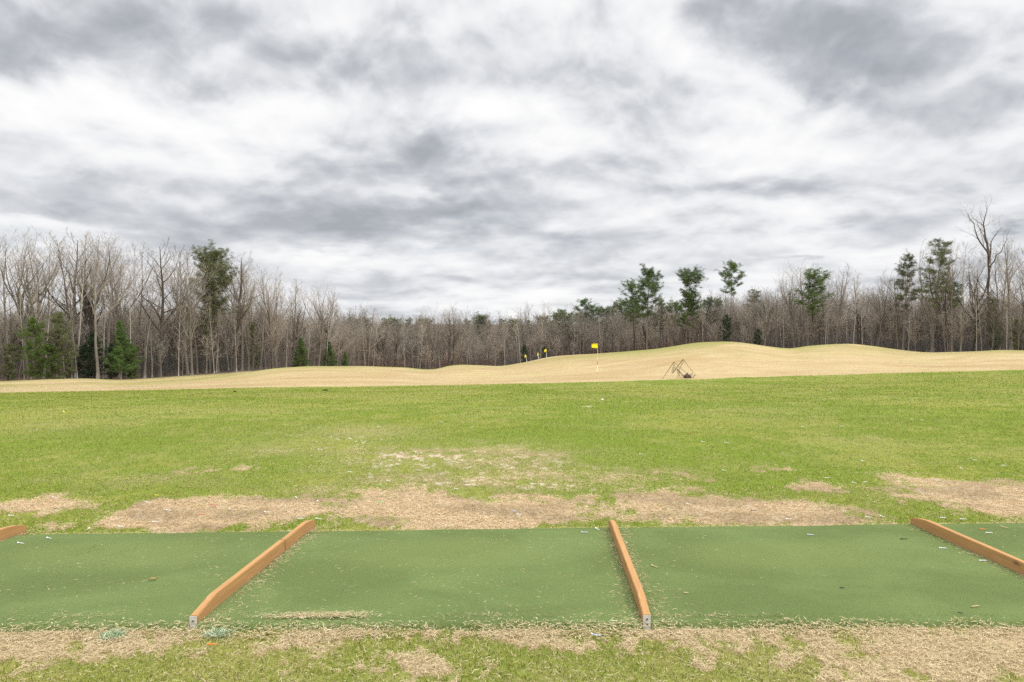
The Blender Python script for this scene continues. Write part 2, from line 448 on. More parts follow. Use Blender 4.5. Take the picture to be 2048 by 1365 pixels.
# ------------------------------------------------------------------ tubes
class Tubes:
    """collects tapering tubes and spikes into one mesh"""
    def __init__(s): s.V = []; s.T = []; s.Q = []; s.tm = []; s.qm = []; s.n = 0
    def tube(s, P, Rr, k=6, m=0, cap=True):
        P = np.asarray(P, float); Rr = np.asarray(Rr, float); n = len(P)
        d = np.gradient(P, axis=0); d /= np.maximum(np.linalg.norm(d, axis=1, keepdims=True), 1e-9)
        ref = np.array([0, 0, 1.]) if abs(d[:, 2]).mean() < .9 else np.array([1., 0, 0])
        a = np.cross(d, ref); a /= np.maximum(np.linalg.norm(a, axis=1, keepdims=True), 1e-9)
        b = np.cross(d, a)
        th = np.arange(k) / k * 2 * np.pi
        ring = P[:, None] + Rr[:, None, None] * (np.cos(th)[None, :, None] * a[:, None] + np.sin(th)[None, :, None] * b[:, None])
        s.V.append(ring.reshape(-1, 3))
        i = np.arange(n - 1)[:, None] * k + np.arange(k)[None]; j = np.arange(n - 1)[:, None] * k + (np.arange(k)[None] + 1) % k
        q = np.stack([i, i + k, j + k, j], -1).reshape(-1, 4) + s.n
        s.Q.append(q); s.qm += [m] * len(q)
        s.n += n * k
        if cap:
            for e, c in ((0, P[0]), (n - 1, P[-1])):
                s.V.append(c[None]); 
                base = s.n - (n * k) if e == 0 else s.n - 1 - k
                for u in range(k):
                    v = (u + 1) % k
                    s.T.append([s.n, base + (u if e else v), base + (v if e else u)]); s.tm.append(m)
                s.n += 1
    def spikes(s, A, B, r, m=0):
        """many thin three-sided spikes at once"""
        A = np.asarray(A); B = np.asarray(B); n = len(A)
        if n == 0: return
        d = B - A; d /= np.maximum(np.linalg.norm(d, axis=1, keepdims=True), 1e-9)
        ref = np.where(np.abs(d[:, 2:3]) < .9, np.array([[0, 0, 1.]]), np.array([[1., 0, 0]]))
        a = np.cross(d, ref); a /= np.linalg.norm(a, axis=1, keepdims=True); b = np.cross(d, a)
        r = np.asarray(r).reshape(-1, 1) * np.ones((n, 1))
        V = np.stack([A + a * r, A + (-.5 * a + .866 * b) * r, A + (-.5 * a - .866 * b) * r, B], 1).reshape(-1, 3)
        k = s.n + np.arange(n)[:, None] * 4
        T = np.concatenate([k + [[0, 1, 3]], k + [[1, 2, 3]], k + [[2, 0, 3]]])
        s.V.append(V); s.T += T.tolist(); s.tm += [m] * len(T); s.n += 4 * n
    def leaves(s, C, D, ln, w, m=0, r=None):
        """thin leaf-like triangles from points C along D"""
        n = len(C); r = r or np.random.default_rng(3)
        D = D / np.maximum(np.linalg.norm(D, axis=1, keepdims=True), 1e-9)
        q = r.normal(size=(n, 3)); sd = np.cross(D, q); sd /= np.maximum(np.linalg.norm(sd, axis=1, keepdims=True), 1e-9)
        ln = np.asarray(ln).reshape(-1, 1) * np.ones((n, 1)); w = np.asarray(w).reshape(-1, 1) * np.ones((n, 1))
        V = np.stack([C - sd * w / 2, C + sd * w / 2, C + D * ln], 1).reshape(-1, 3)
        T = s.n + np.arange(n)[:, None] * 3 + [[0, 1, 2]]
        s.V.append(V); s.T += T.tolist(); s.tm += [m] * n; s.n += 3 * n
    def mesh(s, name, mats, smooth=True):
        return np_mesh(name, np.concatenate(s.V), s.T, np.concatenate(s.Q) if s.Q else None, mats, s.tm, s.qm, smooth)

# ------------------------------------------------------------------ bare trees
def unit(v): return v / max(np.linalg.norm(v), 1e-9)
def wander(p, d, ln, n, wob, upw, r):
    P = [p]; d = unit(d); st = ln / n
    for i in range(n):
        d = unit(d + r.normal(0, wob, 3) + np.array([0, 0, upw]))
        P.append(P[-1] + d * st)
    return np.array(P)

def along(P, t):
    f = t * (len(P) - 1); i = min(int(f), len(P) - 2)
    return P[i] + (P[i + 1] - P[i]) * (f - i), unit(P[i + 1] - P[i])

OPEN_TRUNK = [(0, 0, -.5), (.05, 0, 4), (.0, .1, 8), (-.1, .1, 12), (-.15, 0, 15.8)]
OPEN_LIMBS = [([(-.15, 0, 15.6), (-.25, .2, 17.5), (-.5, .3, 19.5), (-.9, .2, 20.8), (-.75, .1, 22.0), (-.35, 0, 23.4), (-.6, 0, 24)], .16),
              ([(-.1, 0, 15.6), (-1.0, -.5, 16.8), (-2.4, -1.0, 17.7), (-3.3, -1.2, 19.1), (-3.5, -1.3, 20.6), (-4.6, -1.6, 21.8), (-4.7, -1.7, 22.6)], .13),
              ([(-.1, 0, 14.6), (.5, .6, 16.2), (.9, 1.0, 17.6), (1.7, 1.4, 18.9), (2.5, 1.6, 19.8), (3.4, 1.9, 20.8)], .12),
              ([(-.15, 0, 13.5), (.3, -.8, 15), (1.0, -1.3, 16.6), (1.6, -1.6, 18.2), (1.9, -1.7, 19.5)], .08),
              ([(-.85, .2, 20.6), (-1.6, .5, 21.3), (-2.3, .8, 22.2), (-2.6, .9, 22.9)], .05),
              ([(-.05, 0, 9.5), (-.9, .8, 11), (-1.6, 1.4, 12.8), (-2.0, 1.7, 14.4)], .06)]
def resample(Q, n, r):
    L = np.concatenate([[0], np.cumsum(np.linalg.norm(np.diff(Q, axis=0), axis=1))]); t = np.linspace(0, L[-1], n + 1)
    P = np.stack([np.interp(t, L, Q[:, i]) for i in range(3)], 1)
    P[1:] += r.normal(0, .09, (n, 3)); return P
def bare_tree(seed, H=24, form='forest', dens=1.0):
    """returns trunk mesh data and crown mesh data (Tubes) of one leafless hardwood"""
    r = np.random.default_rng(seed)
    tr, cr = Tubes(), Tubes()
    opts = dict(forest=dict(cb=.40, limbs=16, ang=(28, 52), ll=.37, r0=.0100, fork=0),
                spread=dict(cb=.30, limbs=15, ang=(35, 65), ll=.42, r0=.017, fork=0),
                vase=dict(cb=.36, limbs=10, ang=(18, 40), ll=.50, r0=.014, fork=3),
                pole=dict(cb=.48, limbs=15, ang=(25, 50), ll=.25, r0=.0068, fork=0),
                open=dict(cb=.55, limbs=5, ang=(18, 42), ll=.34, r0=.0105, fork=1),
                small=dict(cb=.18, limbs=18, ang=(25, 50), ll=.42, r0=.008, fork=2))[form]
    r0 = opts['r0'] * H * r.uniform(.85, 1.15)
    leanv = np.array([r.normal(0, .045), r.normal(0, .045), 1]) if form != 'open' else np.array([.01, .01, 1])
    top = H * (.97 if opts['fork'] == 0 else (.66 if form == 'open' else .62))
    P = wander(np.array([0, 0, -.5]), leanv, top, 14, .035, .02, r)
    if form == 'open': P = resample(np.array(OPEN_TRUNK, float), 14, np.random.default_rng(2))
    tt = np.linspace(0, 1, 15)
    rad = r0 * (1 - tt * (.93 if opts['fork'] == 0 else .45)) ** .9
    rad[0] *= 1.5; rad[1] *= 1.08
    tr.tube(P, rad, 8, 0)
    limbs = []
    ga = r.uniform(0, 6.28)
    for i in range(opts['limbs']):
        t = opts['cb'] + (0.97 - opts['cb']) * (i + r.uniform(0, .9)) / opts['limbs']
        if form == 'open': t = .72 + .27 * (i + .5) / opts['limbs']
        elif opts['fork']: t = .45 + .53 * (i + r.uniform(0, .8)) / opts['limbs']
        p, d = along(P, min(t, .995))
        ga += 2.4 + r.normal(0, .4)
        a = R(r.uniform(*opts['ang'])) * (1.15 if t < .6 else .85)
        dd = unit(np.array([math.cos(ga) * math.sin(a), math.sin(ga) * math.sin(a), math.cos(a)]))
        k = (1 - ((t - opts['cb']) / (1 - opts['cb'])) * .72) if not opts['fork'] else r.uniform(.7, 1.05)
        if form == 'forest' or form == 'pole': k *= .75 + .5 * r.uniform() ** 2
        ln = H * opts['ll'] * k * r.uniform(.75, 1.15)
        rr = np.interp(t, tt, rad) * r.uniform(.32, .52) * (1.5 if opts['fork'] else 1)
        limbs.append((p, dd, ln, rr))
    # a few dead stubs and thin shoots low on the trunk
    for i in range(7):
        t = r.uniform(.12, opts['cb']); p, d = along(P, t); g = r.uniform(0, 6.28)
        limbs.append((p, np.array([math.cos(g), math.sin(g), .35]), H * r.uniform(.02, .07), .025))
    TA, TB, TR = [], [], []
    def twig_cloud(P, ln, n, tl):
        for _ in range(int(n)):
            p, d = along(P, r.uniform(.15, 1)); q = unit(d * 1.0 + r.normal(0, .55, 3) + np.array([0, 0, .18]))
            l = tl * r.uniform(.5, 1.3)
            TA.append(p); TB.append(p + q * l); TR.append(r.uniform(.006, .011))
            for _ in range(2):
                u = r.uniform(.3, .9); p2 = p + q * l * u; q2 = unit(q + r.normal(0, .5, 3))
                TA.append(p2); TB.append(p2 + q2 * l * .55); TR.append(.005)
    if form == 'open':
        limbs = [(np.array(q[0], float), None, float(sum(np.linalg.norm(np.diff(np.array(q, float), axis=0), axis=1))), w, np.array(q, float)) for q, w in OPEN_LIMBS] + [l for l in limbs if l[2] < 2.2][:6]
    for lb in limbs:
        p, d, ln, rr = lb[:4]
        n = 8
        Q = wander(p, d, ln, n, .11, .07, r) if len(lb) == 4 else resample(lb[4], n, r)
        rs = np.maximum(rr * (1 - np.linspace(0, 1, n + 1) * .88), .012)
        cr.tube(Q, rs * 1.25, 5, 0, cap=False)
        if ln < 1.2: continue
        nb = int(np.clip(ln * 1.0, 3, 8))
        for j in range(nb):
            t = .18 + .8 * (j + r.uniform()) / nb
            p2, d2 = along(Q, min(t, .98))
            q = unit(d2 + r.normal(0, .55, 3) + np.array([0, 0, .12]))
            l2 = ln * r.uniform(.28, .5) * (1.15 - .5 * t)
            Q2 = wander(p2, q, l2, 5, .13, .06, r)
            r2 = np.maximum(np.interp(t, np.linspace(0, 1, n + 1), rs) * .5, .011)
            cr.tube(Q2, np.maximum(r2 * (1 - np.linspace(0, 1, 6) * .8), .008), 4, 0, cap=False)
            nc = int(np.clip(l2 * 1.9, 3, 6))
            for k in range(nc):
                t3 = .2 + .8 * (k + r.uniform()) / nc
                p3, d3 = along(Q2, min(t3, .99))
                q3 = unit(d3 + r.normal(0, .6, 3) + np.array([0, 0, .1]))
                l3 = max(l2 * r.uniform(.3, .5), .5)
                Q3 = wander(p3, q3, l3, 3, .15, .05, r)
                cr.tube(Q3, np.array([.012, .010, .008, .005]), 3, 1, cap=False)
                twig_cloud(Q3, l3, 5 * dens, max(.35, l3 * .55))
    cr.spikes(np.array(TA), np.array(TB), np.array(TR), 1)
    return tr, cr

# ------------------------------------------------------------------ evergreens
def pine_tree(seed, H=24, cb=.55, spread=.17, dens=1.0, conical=False, tuft=.42):
    r = np.random.default_rng(seed)
    tr, cr = Tubes(), Tubes()
    r0 = H * .0105 + .03
    P = wander(np.array([0, 0, -.4]), np.array([r.normal(0, .03), r.normal(0, .03), 1]), H, 12, .02, .03, r)
    tt = np.linspace(0, 1, 13); rad = r0 * (1 - tt * .93); rad[0] *= 1.3
    tr.tube(P, rad, 8, 0)
    n = int((34 if not conical else 60) * dens)
    ga = 0
    C, D, CC = [], [], []
    for i in range(n):
        u = (i + r.uniform()) / n
        t = cb + (1.0 - cb) * u
        p, _ = along(P, min(t, .995))
        ga += 2.4 + r.normal(0, .5)
        if conical:
            ln = H * spread * (1 - u) ** .75 * r.uniform(.75, 1.15) + .15; a = R(78 - 35 * u)
        else:
            prof = (.55 + .75 * u) if u < .45 else (1.0 - ((u - .45) / .55) ** 2.2 * .72)
            ln = H * spread * prof * r.uniform(.3, 1.3); a = R(r.uniform(62, 98) - 42 * u)
        d = np.array([math.cos(ga) * math.sin(a), math.sin(ga) * math.sin(a), math.cos(a)])
        Q = wander(p, d, ln, 5, .08, .07, r)
        br = max(.012, np.interp(t, tt, rad) * .35)
        cr.tube(Q, br * (1 - np.linspace(0, 1, 6) * .8), 4, 0, cap=False)
        nt = int(np.clip(ln * (2.7 if not conical else 5), 3, 16))
        for k in range(nt):
            tk = (.35 if not conical else .12) + (.65 if not conical else .88) * (k + r.uniform()) / nt
            p2, d2 = along(Q, min(tk, .99))
            q = unit(d2 * .5 + r.normal(0, .8, 3) * np.array([1, 1, .55]) + np.array([0, 0, .3]))
            l2 = ln * .28 * r.uniform(.3, 1.1) + .1
            e = p2 + q * l2
            cr.spikes([p2], [e], [.012], 0)
            m = int(r.integers(2, 5))
            for _ in range(m):
                c = p2 + q * l2 * r.uniform(.3, 1.1) + r.normal(0, .18 if not conical else .12, 3) * (1 if H > 10 else .5)
                CC.append(c)
    CC = np.array(CC)
    per = 48 if not conical else 42
    c = np.repeat(CC, per, 0) 
    dirs = r.normal(size=c.shape); dirs[:, 2] = dirs[:, 2] * .7 + .25
    off = r.normal(size=c.shape) * np.array([.16, .16, .09]) * (1 if not conical else .8) * (tuft / .42)
    cr.leaves(c + off, dirs, r.uniform(.5, 1.1, len(c)) * tuft * .62, .031 * (tuft / .42), 1, r)
    return tr, cr

# ------------------------------------------------------------------ materials
def bark(name, c1, c2):
    def f(t, b):
        o = objc(t)
        n = t.noise(t.scale(o, (5, 5, .7)), 3, 5, .65)
        n2 = t.noise(t.scale(o, (1, 1, .3)), .8, 3, .5)
        c = t.mix(t.mapr(n, .3, .7, 0, 1), c1, c2)
        c = t.mix(t.mapr(n2, .45, .7, 0, .5), c, tuple(x * 1.35 for x in c2))
        v = t.mapr(rnd(t), 0, 1, .75, 1.25)
        hs = t.node('ShaderNodeHueSaturation', {'Value': v, 'Color': c})
        return hs.outputs[0], (n, .4, .05)
    return material(name, f, .9, .15)
BARKS = [bark('bark_grey', (.135, .118, .10), (.26, .23, .195)),
         bark('bark_pale', (.26, .235, .20), (.50, .46, .40)),
         bark('bark_dark', (.055, .045, .037), (.125, .105, .088)),
         bark('bark_brown', (.12, .095, .075), (.24, .195, .155))]
TWIGS = [bark('twig_grey', (.24, .215, .18), (.36, .325, .275)), bark('twig_tan', (.30, .255, .20), (.43, .37, .30)),
         bark('twig_red', (.25, .205, .165), (.36, .30, .245)), bark('twig_brown', (.17, .145, .118), (.27, .23, .19))]
def needle(name, c1, c2, c3):
    def f(t, b):
        n = t.noise(objc(t), 1.1, 4, .6)
        n2 = t.noise(objc(t), 9, 2, .5)
        c = t.mix(t.mapr(n, .35, .65, 0, 1), c1, c2)
        c = t.mix(t.mapr(n2, .45, .7, 0, .6), c, c3)
        hs = t.node('ShaderNodeHueSaturation', {'Value': t.mapr(rnd(t), 0, 1, .85, 1.2), 'Color': c})
        return hs.outputs[0], None
    return material(name, f, .75, .2)
N_PINE = needle('needles_pine', (.06, .105, .035), (.12, .18, .058), (.18, .23, .085))
N_OLIVE = needle('needles_olive', (.085, .10, .042), (.15, .17, .072), (.20, .20, .10))
N_BRIGHT = needle('needles_bright', (.045, .09, .022), (.095, .16, .04), (.15, .21, .065))
N_DARK = needle('needles_dark', (.022, .045, .02), (.045, .075, .032), (.07, .10, .045))
N_BLUE = needle('needles_grey_green', (.05, .075, .05), (.09, .12, .075), (.12, .15, .10))

# ------------------------------------------------------------------ ground and grass
GM = ground_mat(); build_ground(GM)
BM = blade_mat()
g1 = link('grass', grass_layer('grass', -3.4, 3.4, 2.75, 3.76, 102000, .031, .0029, BM, 11, True))
tag(g1, 'dry straw mixed with tufts of green grass in front of the mats', 'grass', kind='stuff')
g2 = link('lawn_grass', grass_layer('lawn_grass', -.95, .95, 5.2, 14, 420000, .030, .0050, BM, 12, False, polar=True, thin=.5))
tag(g2, 'short green grass with worn straw patches beyond the mats', 'grass', kind='stuff')
g3 = link('distant_lawn_grass', grass_layer('distant_lawn_grass', -.9, .9, 14, 48, 260000, .030, .0075, BM, 13, False, polar=True, thin=.5))
tag(g3, 'mown green lawn reaching to the tan slope', 'grass', kind='stuff')

def slope_grass():
    r = np.random.default_rng(14); n = 240000
    Y = 40 * (120 / 40) ** r.uniform(0, 1, n); X = r.uniform(-.82, .82, n) * Y
    k = (Y > bound(X, Y) + .3) & (Y < edge_d(X, Y) - 1)
    X, Y = X[k], Y[k]; n = len(X)
    nn = fbm(X * .5, Y * .5, 4, 91)
    pal = np.array([[.42, .32, .16], [.52, .41, .24], [.36, .26, .12], [.58, .47, .29], [.40, .36, .15]])
    c = pal[np.clip((nn * 6 - .8 + r.normal(0, 1.1, n)).astype(int), 0, 4)]
    gz = ground_attrs(X, Y)[1][:, 2]
    c = np.where((r.uniform(0, 1, n) < gz * .9)[:, None], np.array([[.25, .27, .06]]), c)
    kf = Y / 45
    return blades('dormant_grass', X, Y, r.uniform(.02, .055, n) * kf ** .5, .016 * kf, r.uniform(.2, 1.3, n), c, BM, two=False, seed=15)
tag(link('dormant_grass', slope_grass()), 'short dormant tan grass on the mounds', 'grass', kind='stuff')

# ------------------------------------------------------------------ mats
def turf_mat():
    def f(t, b):
        p = pos(t)
        fine = t.noise(t.scale(p, (1, .8, 1)), 260, 2, .7)
        med = t.noise(t.scale(p, (1, 1, 0)), 40, 4, .7)
        big = t.noise(t.scale(p, (.7, 1.0, 0)), 1.6, 4, .55, .5)
        c = t.mix(t.mapr(fine, .3, .7, 0, 1), (.075, .115, .034), (.155, .205, .066))
        c = t.mix(t.mapr(med, .3, .7, 0, .5), c, (.115, .145, .038))
        c = t.mix(t.mapr(big, .42, .66, 0, .62), c, t.mix(t.mapr(fine, .3, .7, 0, 1), (.135, .185, .058), (.20, .26, .092)))
        o = objc(t)
        sx = t.n.new('ShaderNodeSeparateXYZ'); t.l.new(o, sx.inputs[0])
        # worn paler standing area in the middle of each mat
        w = t.m('ADD', t.m('POWER', t.m('MULTIPLY', sx.outputs[0], 1.05), 2.0), t.m('POWER', t.m('MULTIPLY', t.m('SUBTRACT', sx.outputs[1], .28), 2.3), 2.0))
        w = t.m('ADD', w, t.m('MULTIPLY', t.m('SUBTRACT', big, .5), 1.6))
        c = t.mix(t.mapr(w, 0.0, 1.0, .42, 0, True), c, (.18, .225, .07))
        g = t.noise(t.scale(p, (1, 1, 0)), 330, 1, .5)
        c = t.mix(t.mapr(g, .70, .76, 0, .8), c, (.40, .36, .22))
        return c, (t.m('ADD', fine, t.m('MULTIPLY', med, .5)), .9, .006)
    return material('artificial_turf', f, .9, .15)
TURF = turf_mat()

BOARDS = {  # near x, near y, far x, far y at the ground
    'LL': (-3.98, 3.58, -3.855, 5.38), 'L': (-1.715, 3.655, -1.615, 5.52), 'M': (.728, 3.665, .803, 5.52), 'R': (3.34, 3.70, 3.285, 5.58),
    'LLL': (-6.42, 3.5, -6.28, 5.3), 'RR': (5.86, 3.74, 5.76, 5.68)}
def bx(k, y):
    a = BOARDS[k]; t = (y - a[1]) / (a[3] - a[1]); return a[0] + (a[2] - a[0]) * t

def make_mat(name, kl, kr, label, seed):
    r = np.random.default_rng(seed)
    yc = 4.55; xc = (bx(kl, yc) + bx(kr, yc)) / 2
    nx, ny = 150, 110
    V = []
    ss = np.linspace(0, 1, nx); tts = np.linspace(0, 1, ny)
    Sg, Tg = np.meshgrid(ss, tts)
    xl = np.array([bx(kl, y) for y in (3.6, 5.45)]) + .022; xr = np.array([bx(kr, y) for y in (3.6, 5.45)]) - .022
    X = (xl[0] + (xl[1] - xl[0]) * Tg) * (1 - Sg) + (xr[0] + (xr[1] - xr[0]) * Tg) * Sg
    yn = mat_near(X) + .010 * (fbm(X * 2.2, X * 0 + seed, 3, seed) - .5) * 2; yf = mat_far(X) + .012 * (fbm(X * 2, X * 0 + seed * 3, 3, seed + 1) - .5) * 2
    Y = yn * (1 - Tg) + yf * Tg
    Z = .032 + .010 * (fbm(X * 1.3, Y * 1.3, 3, seed + 5) - .5) + .004 * (fbm(X * 6, Y * 6, 2, seed + 6) - .5)
    dn = Y - yn; df = yf - Y
    Z = Z - .038 * np.clip(1 - dn / .030, 0, 1) ** 2 - .034 * np.clip(1 - df / .02, 0, 1) ** 2
    Z = Z - .004 * np.exp(-((dn - .09) / .03) ** 2)
    V = np.stack([X - xc, Y - yc, Z], -1).reshape(-1, 3)
    i = (np.arange(ny - 1)[:, None] * nx + np.arange(nx - 1)[None]).ravel()
    q = np.stack([i, i + 1, i + nx + 1, i + nx], 1)
    me = np_mesh(name, V, None, q, [TURF], smooth=True)
    o = link(name, me); o.location = (xc, yc, 0)
    tag(o, label, 'golf mat', 'artificial turf hitting mats')
    # pile fibres, densest at the near roll
    return o
make_mat('hitting_mat', 'LL', 'L', 'green artificial turf hitting mat left of the jointed orange board', 1)
make_mat('hitting_mat', 'L', 'M', 'middle green hitting mat with straw heap along its near edge', 2)
make_mat('hitting_mat', 'M', 'R', 'green hitting mat with a black tee and pale worn area', 3)
make_mat('hitting_mat', 'R', 'RR', 'green hitting mat with orange tee beyond the rightmost board', 4)
make_mat('hitting_mat', 'LLL', 'LL', 'sliver of green hitting mat beyond the leftmost board', 5)

# loose short fibres standing on the mats
def mat_fibres():
    r = np.random.default_rng(77); n = 150000
    X = r.uniform(-4.0, 4.2, n); Y = r.uniform(3.58, 5.55, n)
    k = (Y > mat_near(X) - .012) & (Y < mat_far(X) - .01) & (np.abs(X) < Y * .80)
    for b in ('LL', 'L', 'M', 'R'):
        a = BOARDS[b]; xb = a[0] + (a[2] - a[0]) * (Y - a[1]) / (a[3] - a[1]); k &= np.abs(X - xb) > .028
    X, Y = X[k], Y[k]; n = len(X)
    z = .030 - .030 * np.clip(1 - (Y - mat_near(X)) / .03, 0, 1) ** 2
    pal = np.array([[.102, .135, .042], [.145, .182, .058], [.19, .23, .078], [.235, .27, .10]])
    wv = fbm(X * 1.6, Y * 1.8, 3, 61)
    c = pal[np.clip((wv * 2.6 + .6 + r.normal(0, .8, n)).astype(int), 0, 3)]
    return blades('mat_fibres', X, Y, r.uniform(.006, .014, n), r.uniform(.0025, .0045, n), r.uniform(.2, 1.3, n), c, BM, z0=z, two=False, seed=5)
tag(link('mat_fibres', mat_fibres()), 'short green plastic pile standing on the mats', 'turf pile', kind='stuff')

# straw and clippings
def straw():
    r = np.random.default_rng(31)
    T = Tubes()
    pts = []
    def ok(x, y): return mat_near(x) - .02 < y < mat_far(x) + .02
    for _ in range(3200):
        y = 3.64 + 1.85 * r.uniform() ** 1.35; x = r.uniform(-4, 4.2)
        if vnoise(np.array([x * 1.5]), np.array([y * 1.5]), 4)[0] + r.uniform(-.3, .3) > .45: pts.append((x, y, .034, r.uniform(.008, .032)))
    for b, sgn, w, m in (('L', 1, .10, 900), ('M', 1, .08, 700), ('M', -1, .055, 420), ('L', -1, .02, 60), ('R', -1, .07, 500), ('LL', 1, .07, 350)):
        a = BOARDS[b]
        for _ in range(m):
            y = r.uniform(3.64, 5.52); x = bx(b, y) + sgn * (.025 + abs(r.normal(0, w)) * (.45 + .9 * (vnoise(np.array([y * 3.]), np.array([x0 := 1.0]), 8)[0])))
            pts.append((x, y, .034, r.uniform(.012, .042)))
    for _ in range(900):     # heap on the near edge of the middle mat
        x = -1.06 + r.normal(0, .16); y = 3.755 + r.normal(0, .018) + .02 * (x + 1.06); pts.append((x, y, .034 + r.uniform(0, .008), r.uniform(.012, .04)))
    for _ in range(300):
        x = r.choice([.45, .95, -.2, 1.2, -2.4]) + r.normal(0, .14); pts.append((x, 3.765 + r.normal(0, .02), .034, r.uniform(.012, .04)))
    for _ in range(8000):    # fringe lapping over the near edge
        x = r.uniform(-3.3, 3.3); y = mat_near(x) + r.normal(-.045, .035)
        if fbm(np.array([x * 2.]), np.array([1.]), 3, 8)[0] + r.uniform(-.25, .25) < .43: continue
        z = .036 if y > mat_near(x) + .02 else max(.006, .03 + (y - mat_near(x)) * .4)
        pts.append((x, y, z + r.uniform(0, .010), r.uniform(.014, .04)))
    for _ in range(2600):    # along the far edge
        x = r.uniform(-4.4, 4.6); y = mat_far(x) + r.normal(.01, .012); pts.append((x, y, .028, r.uniform(.01, .03)))
    P = np.array(pts); n = len(P)
    a = r.uniform(0, 6.28, n); L = P[:, 3]; w = np.where(P[:, 1] > 3.72, r.uniform(.0006, .0014, n), r.uniform(.0010, .0022, n))
    d = np.stack([np.cos(a), np.sin(a) * .9, r.uniform(-.02, .28, n)], 1)
    s = np.stack([-np.sin(a), np.cos(a), r.uniform(-.3, .3, n)], 1)
    B = P[:, :3]; cv = (s * (L * r.uniform(-.25, .25, n))[:, None])
    M = B + d * (L * .5)[:, None] + cv; E = B + d * L[:, None] * np.array([1, 1, .4])
    W = s * w[:, None]
    V = np.stack([B - W, B + W, M + W, M - W, E + W * .5, E - W * .5], 1).reshape(-1, 3)
    k = np.arange(n)[:, None] * 6
    q = np.concatenate([k + [[0, 1, 2, 3]], k + [[3, 2, 4, 5]]])
    c = STRAW[r.integers(0, 5, n)] * r.uniform(.8, 1.15, (n, 1))
    return np_mesh('straw_clippings', V, None, q, [BM], attrs={'tint': np.repeat(c, 6, 0)})
tag(link('straw_clippings', straw()), 'dry straw clippings strewn over the mats and along the boards', 'straw', kind='stuff')

# ------------------------------------------------------------------ boards
def wood_mat(name, top):
    def f(t, b):
        o = objc(t)
        g = t.noise(t.scale(o, (26, 1.2, 26)), 3, 5, .6, .4)
        s = t.noise(t.scale(o, (3, 2.2, 5)), 1.7, 4, .6)
        c = t.mix(t.mapr(g, .3, .7, 0, 1), tuple(x * .84 for x in top), tuple(min(x * 1.12, 1) for x in top))
        sp = t.n.new('ShaderNodeSeparateXYZ'); t.l.new(o, sp.inputs[0])
        # mud splashed on the lower edge, with a ragged outline
        lo = t.m('ADD', sp.outputs[2], t.m('MULTIPLY', t.m('SUBTRACT', s, .5), .07))
        c = t.mix(t.mapr(lo, .012, .055, .55, 0), c, (.33, .20, .13))
        k = t.node('ShaderNodeTexVoronoi', {'Scale': 3.1}); t.l.new(t.scale(o, (2.0, 1.0, 1.6)), k.inputs['Vector'])
        kd = t.m('ADD', k.outputs['Distance'], t.m('MULTIPLY', t.m('SUBTRACT', t.noise(o, 60, 3), .5), .16))
        c = t.mix(t.mapr(kd, .04, .11, .75, 0), c, (.16, .07, .06))
        wear = t.noise(t.scale(o, (8, 1.5, 8)), 4, 5, .7)
        c = t.mix(t.mapr(wear, .60, .72, 0, .6), c, (.52, .36, .23))
        crk = t.noise(t.scale(o, (60, 1.0, 60)), 2.2, 6, .7)
        c = t.mix(t.mapr(crk, .60, .68, 0, .45), c, (.20, .09, .04))
        return c, (g, .25, .002)
    return material(name, f, .75, .25)
WOOD = wood_mat('painted_board', (.43, .235, .092))
def galv():
    def f(t, b):
        n = t.noise(objc(t), 60, 3, .6)
        return t.ramp(n, [(.3, (.46, .47, .43)), (.7, (.62, .62, .57))]), (n, .2, .001)
    return material('galvanised_plate', f, .55, .4, .1)
GALV = galv()
BOLT = material('bolt_steel', lambda t, b: ((.22, .21, .20), None), .4, .5, .8)
DARKG = material('board_gap', lambda t, b: ((.05, .03, .02), None), .95, .1)

import bmesh
def plank(name, pts, w, mat, parent, bev=.004, wob=0):
    """side profile pts (y, z) extruded to width w along x, edges rounded"""
    bm = bmesh.new()
    A = [bm.verts.new((-w / 2, y, z)) for y, z in pts]; B = [bm.verts.new((w / 2, y, z)) for y, z in pts]
    n = len(pts)
    bm.faces.new(A); bm.faces.new(B[::-1])
    for i in range(n): bm.faces.new((A[i], B[i], B[(i + 1) % n], A[(i + 1) % n]))
    bmesh.ops.recalc_face_normals(bm, faces=bm.faces)
    bmesh.ops.bevel(bm, geom=list(bm.edges), offset=bev, segments=2, affect='EDGES', clamp_overlap=True)
    me = bpy.data.meshes.new(name); bm.to_mesh(me); bm.free()
    me.materials.append(mat)
    o = link(name, me, parent)
    return o

def cyl_mesh(name, r1, r2, h, axis='Z', seg=12, mat=None, bev=0.0):
    bm = bmesh.new()
    bmesh.ops.create_cone(bm, cap_ends=True, segments=seg, radius1=r1, radius2=r2, depth=h)
    if bev: bmesh.ops.bevel(bm, geom=[e for e in bm.edges if len(e.link_faces) == 2 and any(len(f.verts) > 4 for f in e.link_faces)], offset=bev, segments=2, affect='EDGES')
    if axis == 'Y': bmesh.ops.rotate(bm, verts=bm.verts, matrix=Matrix.Rotation(R(90), 3, 'X'))
    me = bpy.data.meshes.new(name); bm.to_mesh(me); bm.free()
    if mat: me.materials.append(mat)
    return me

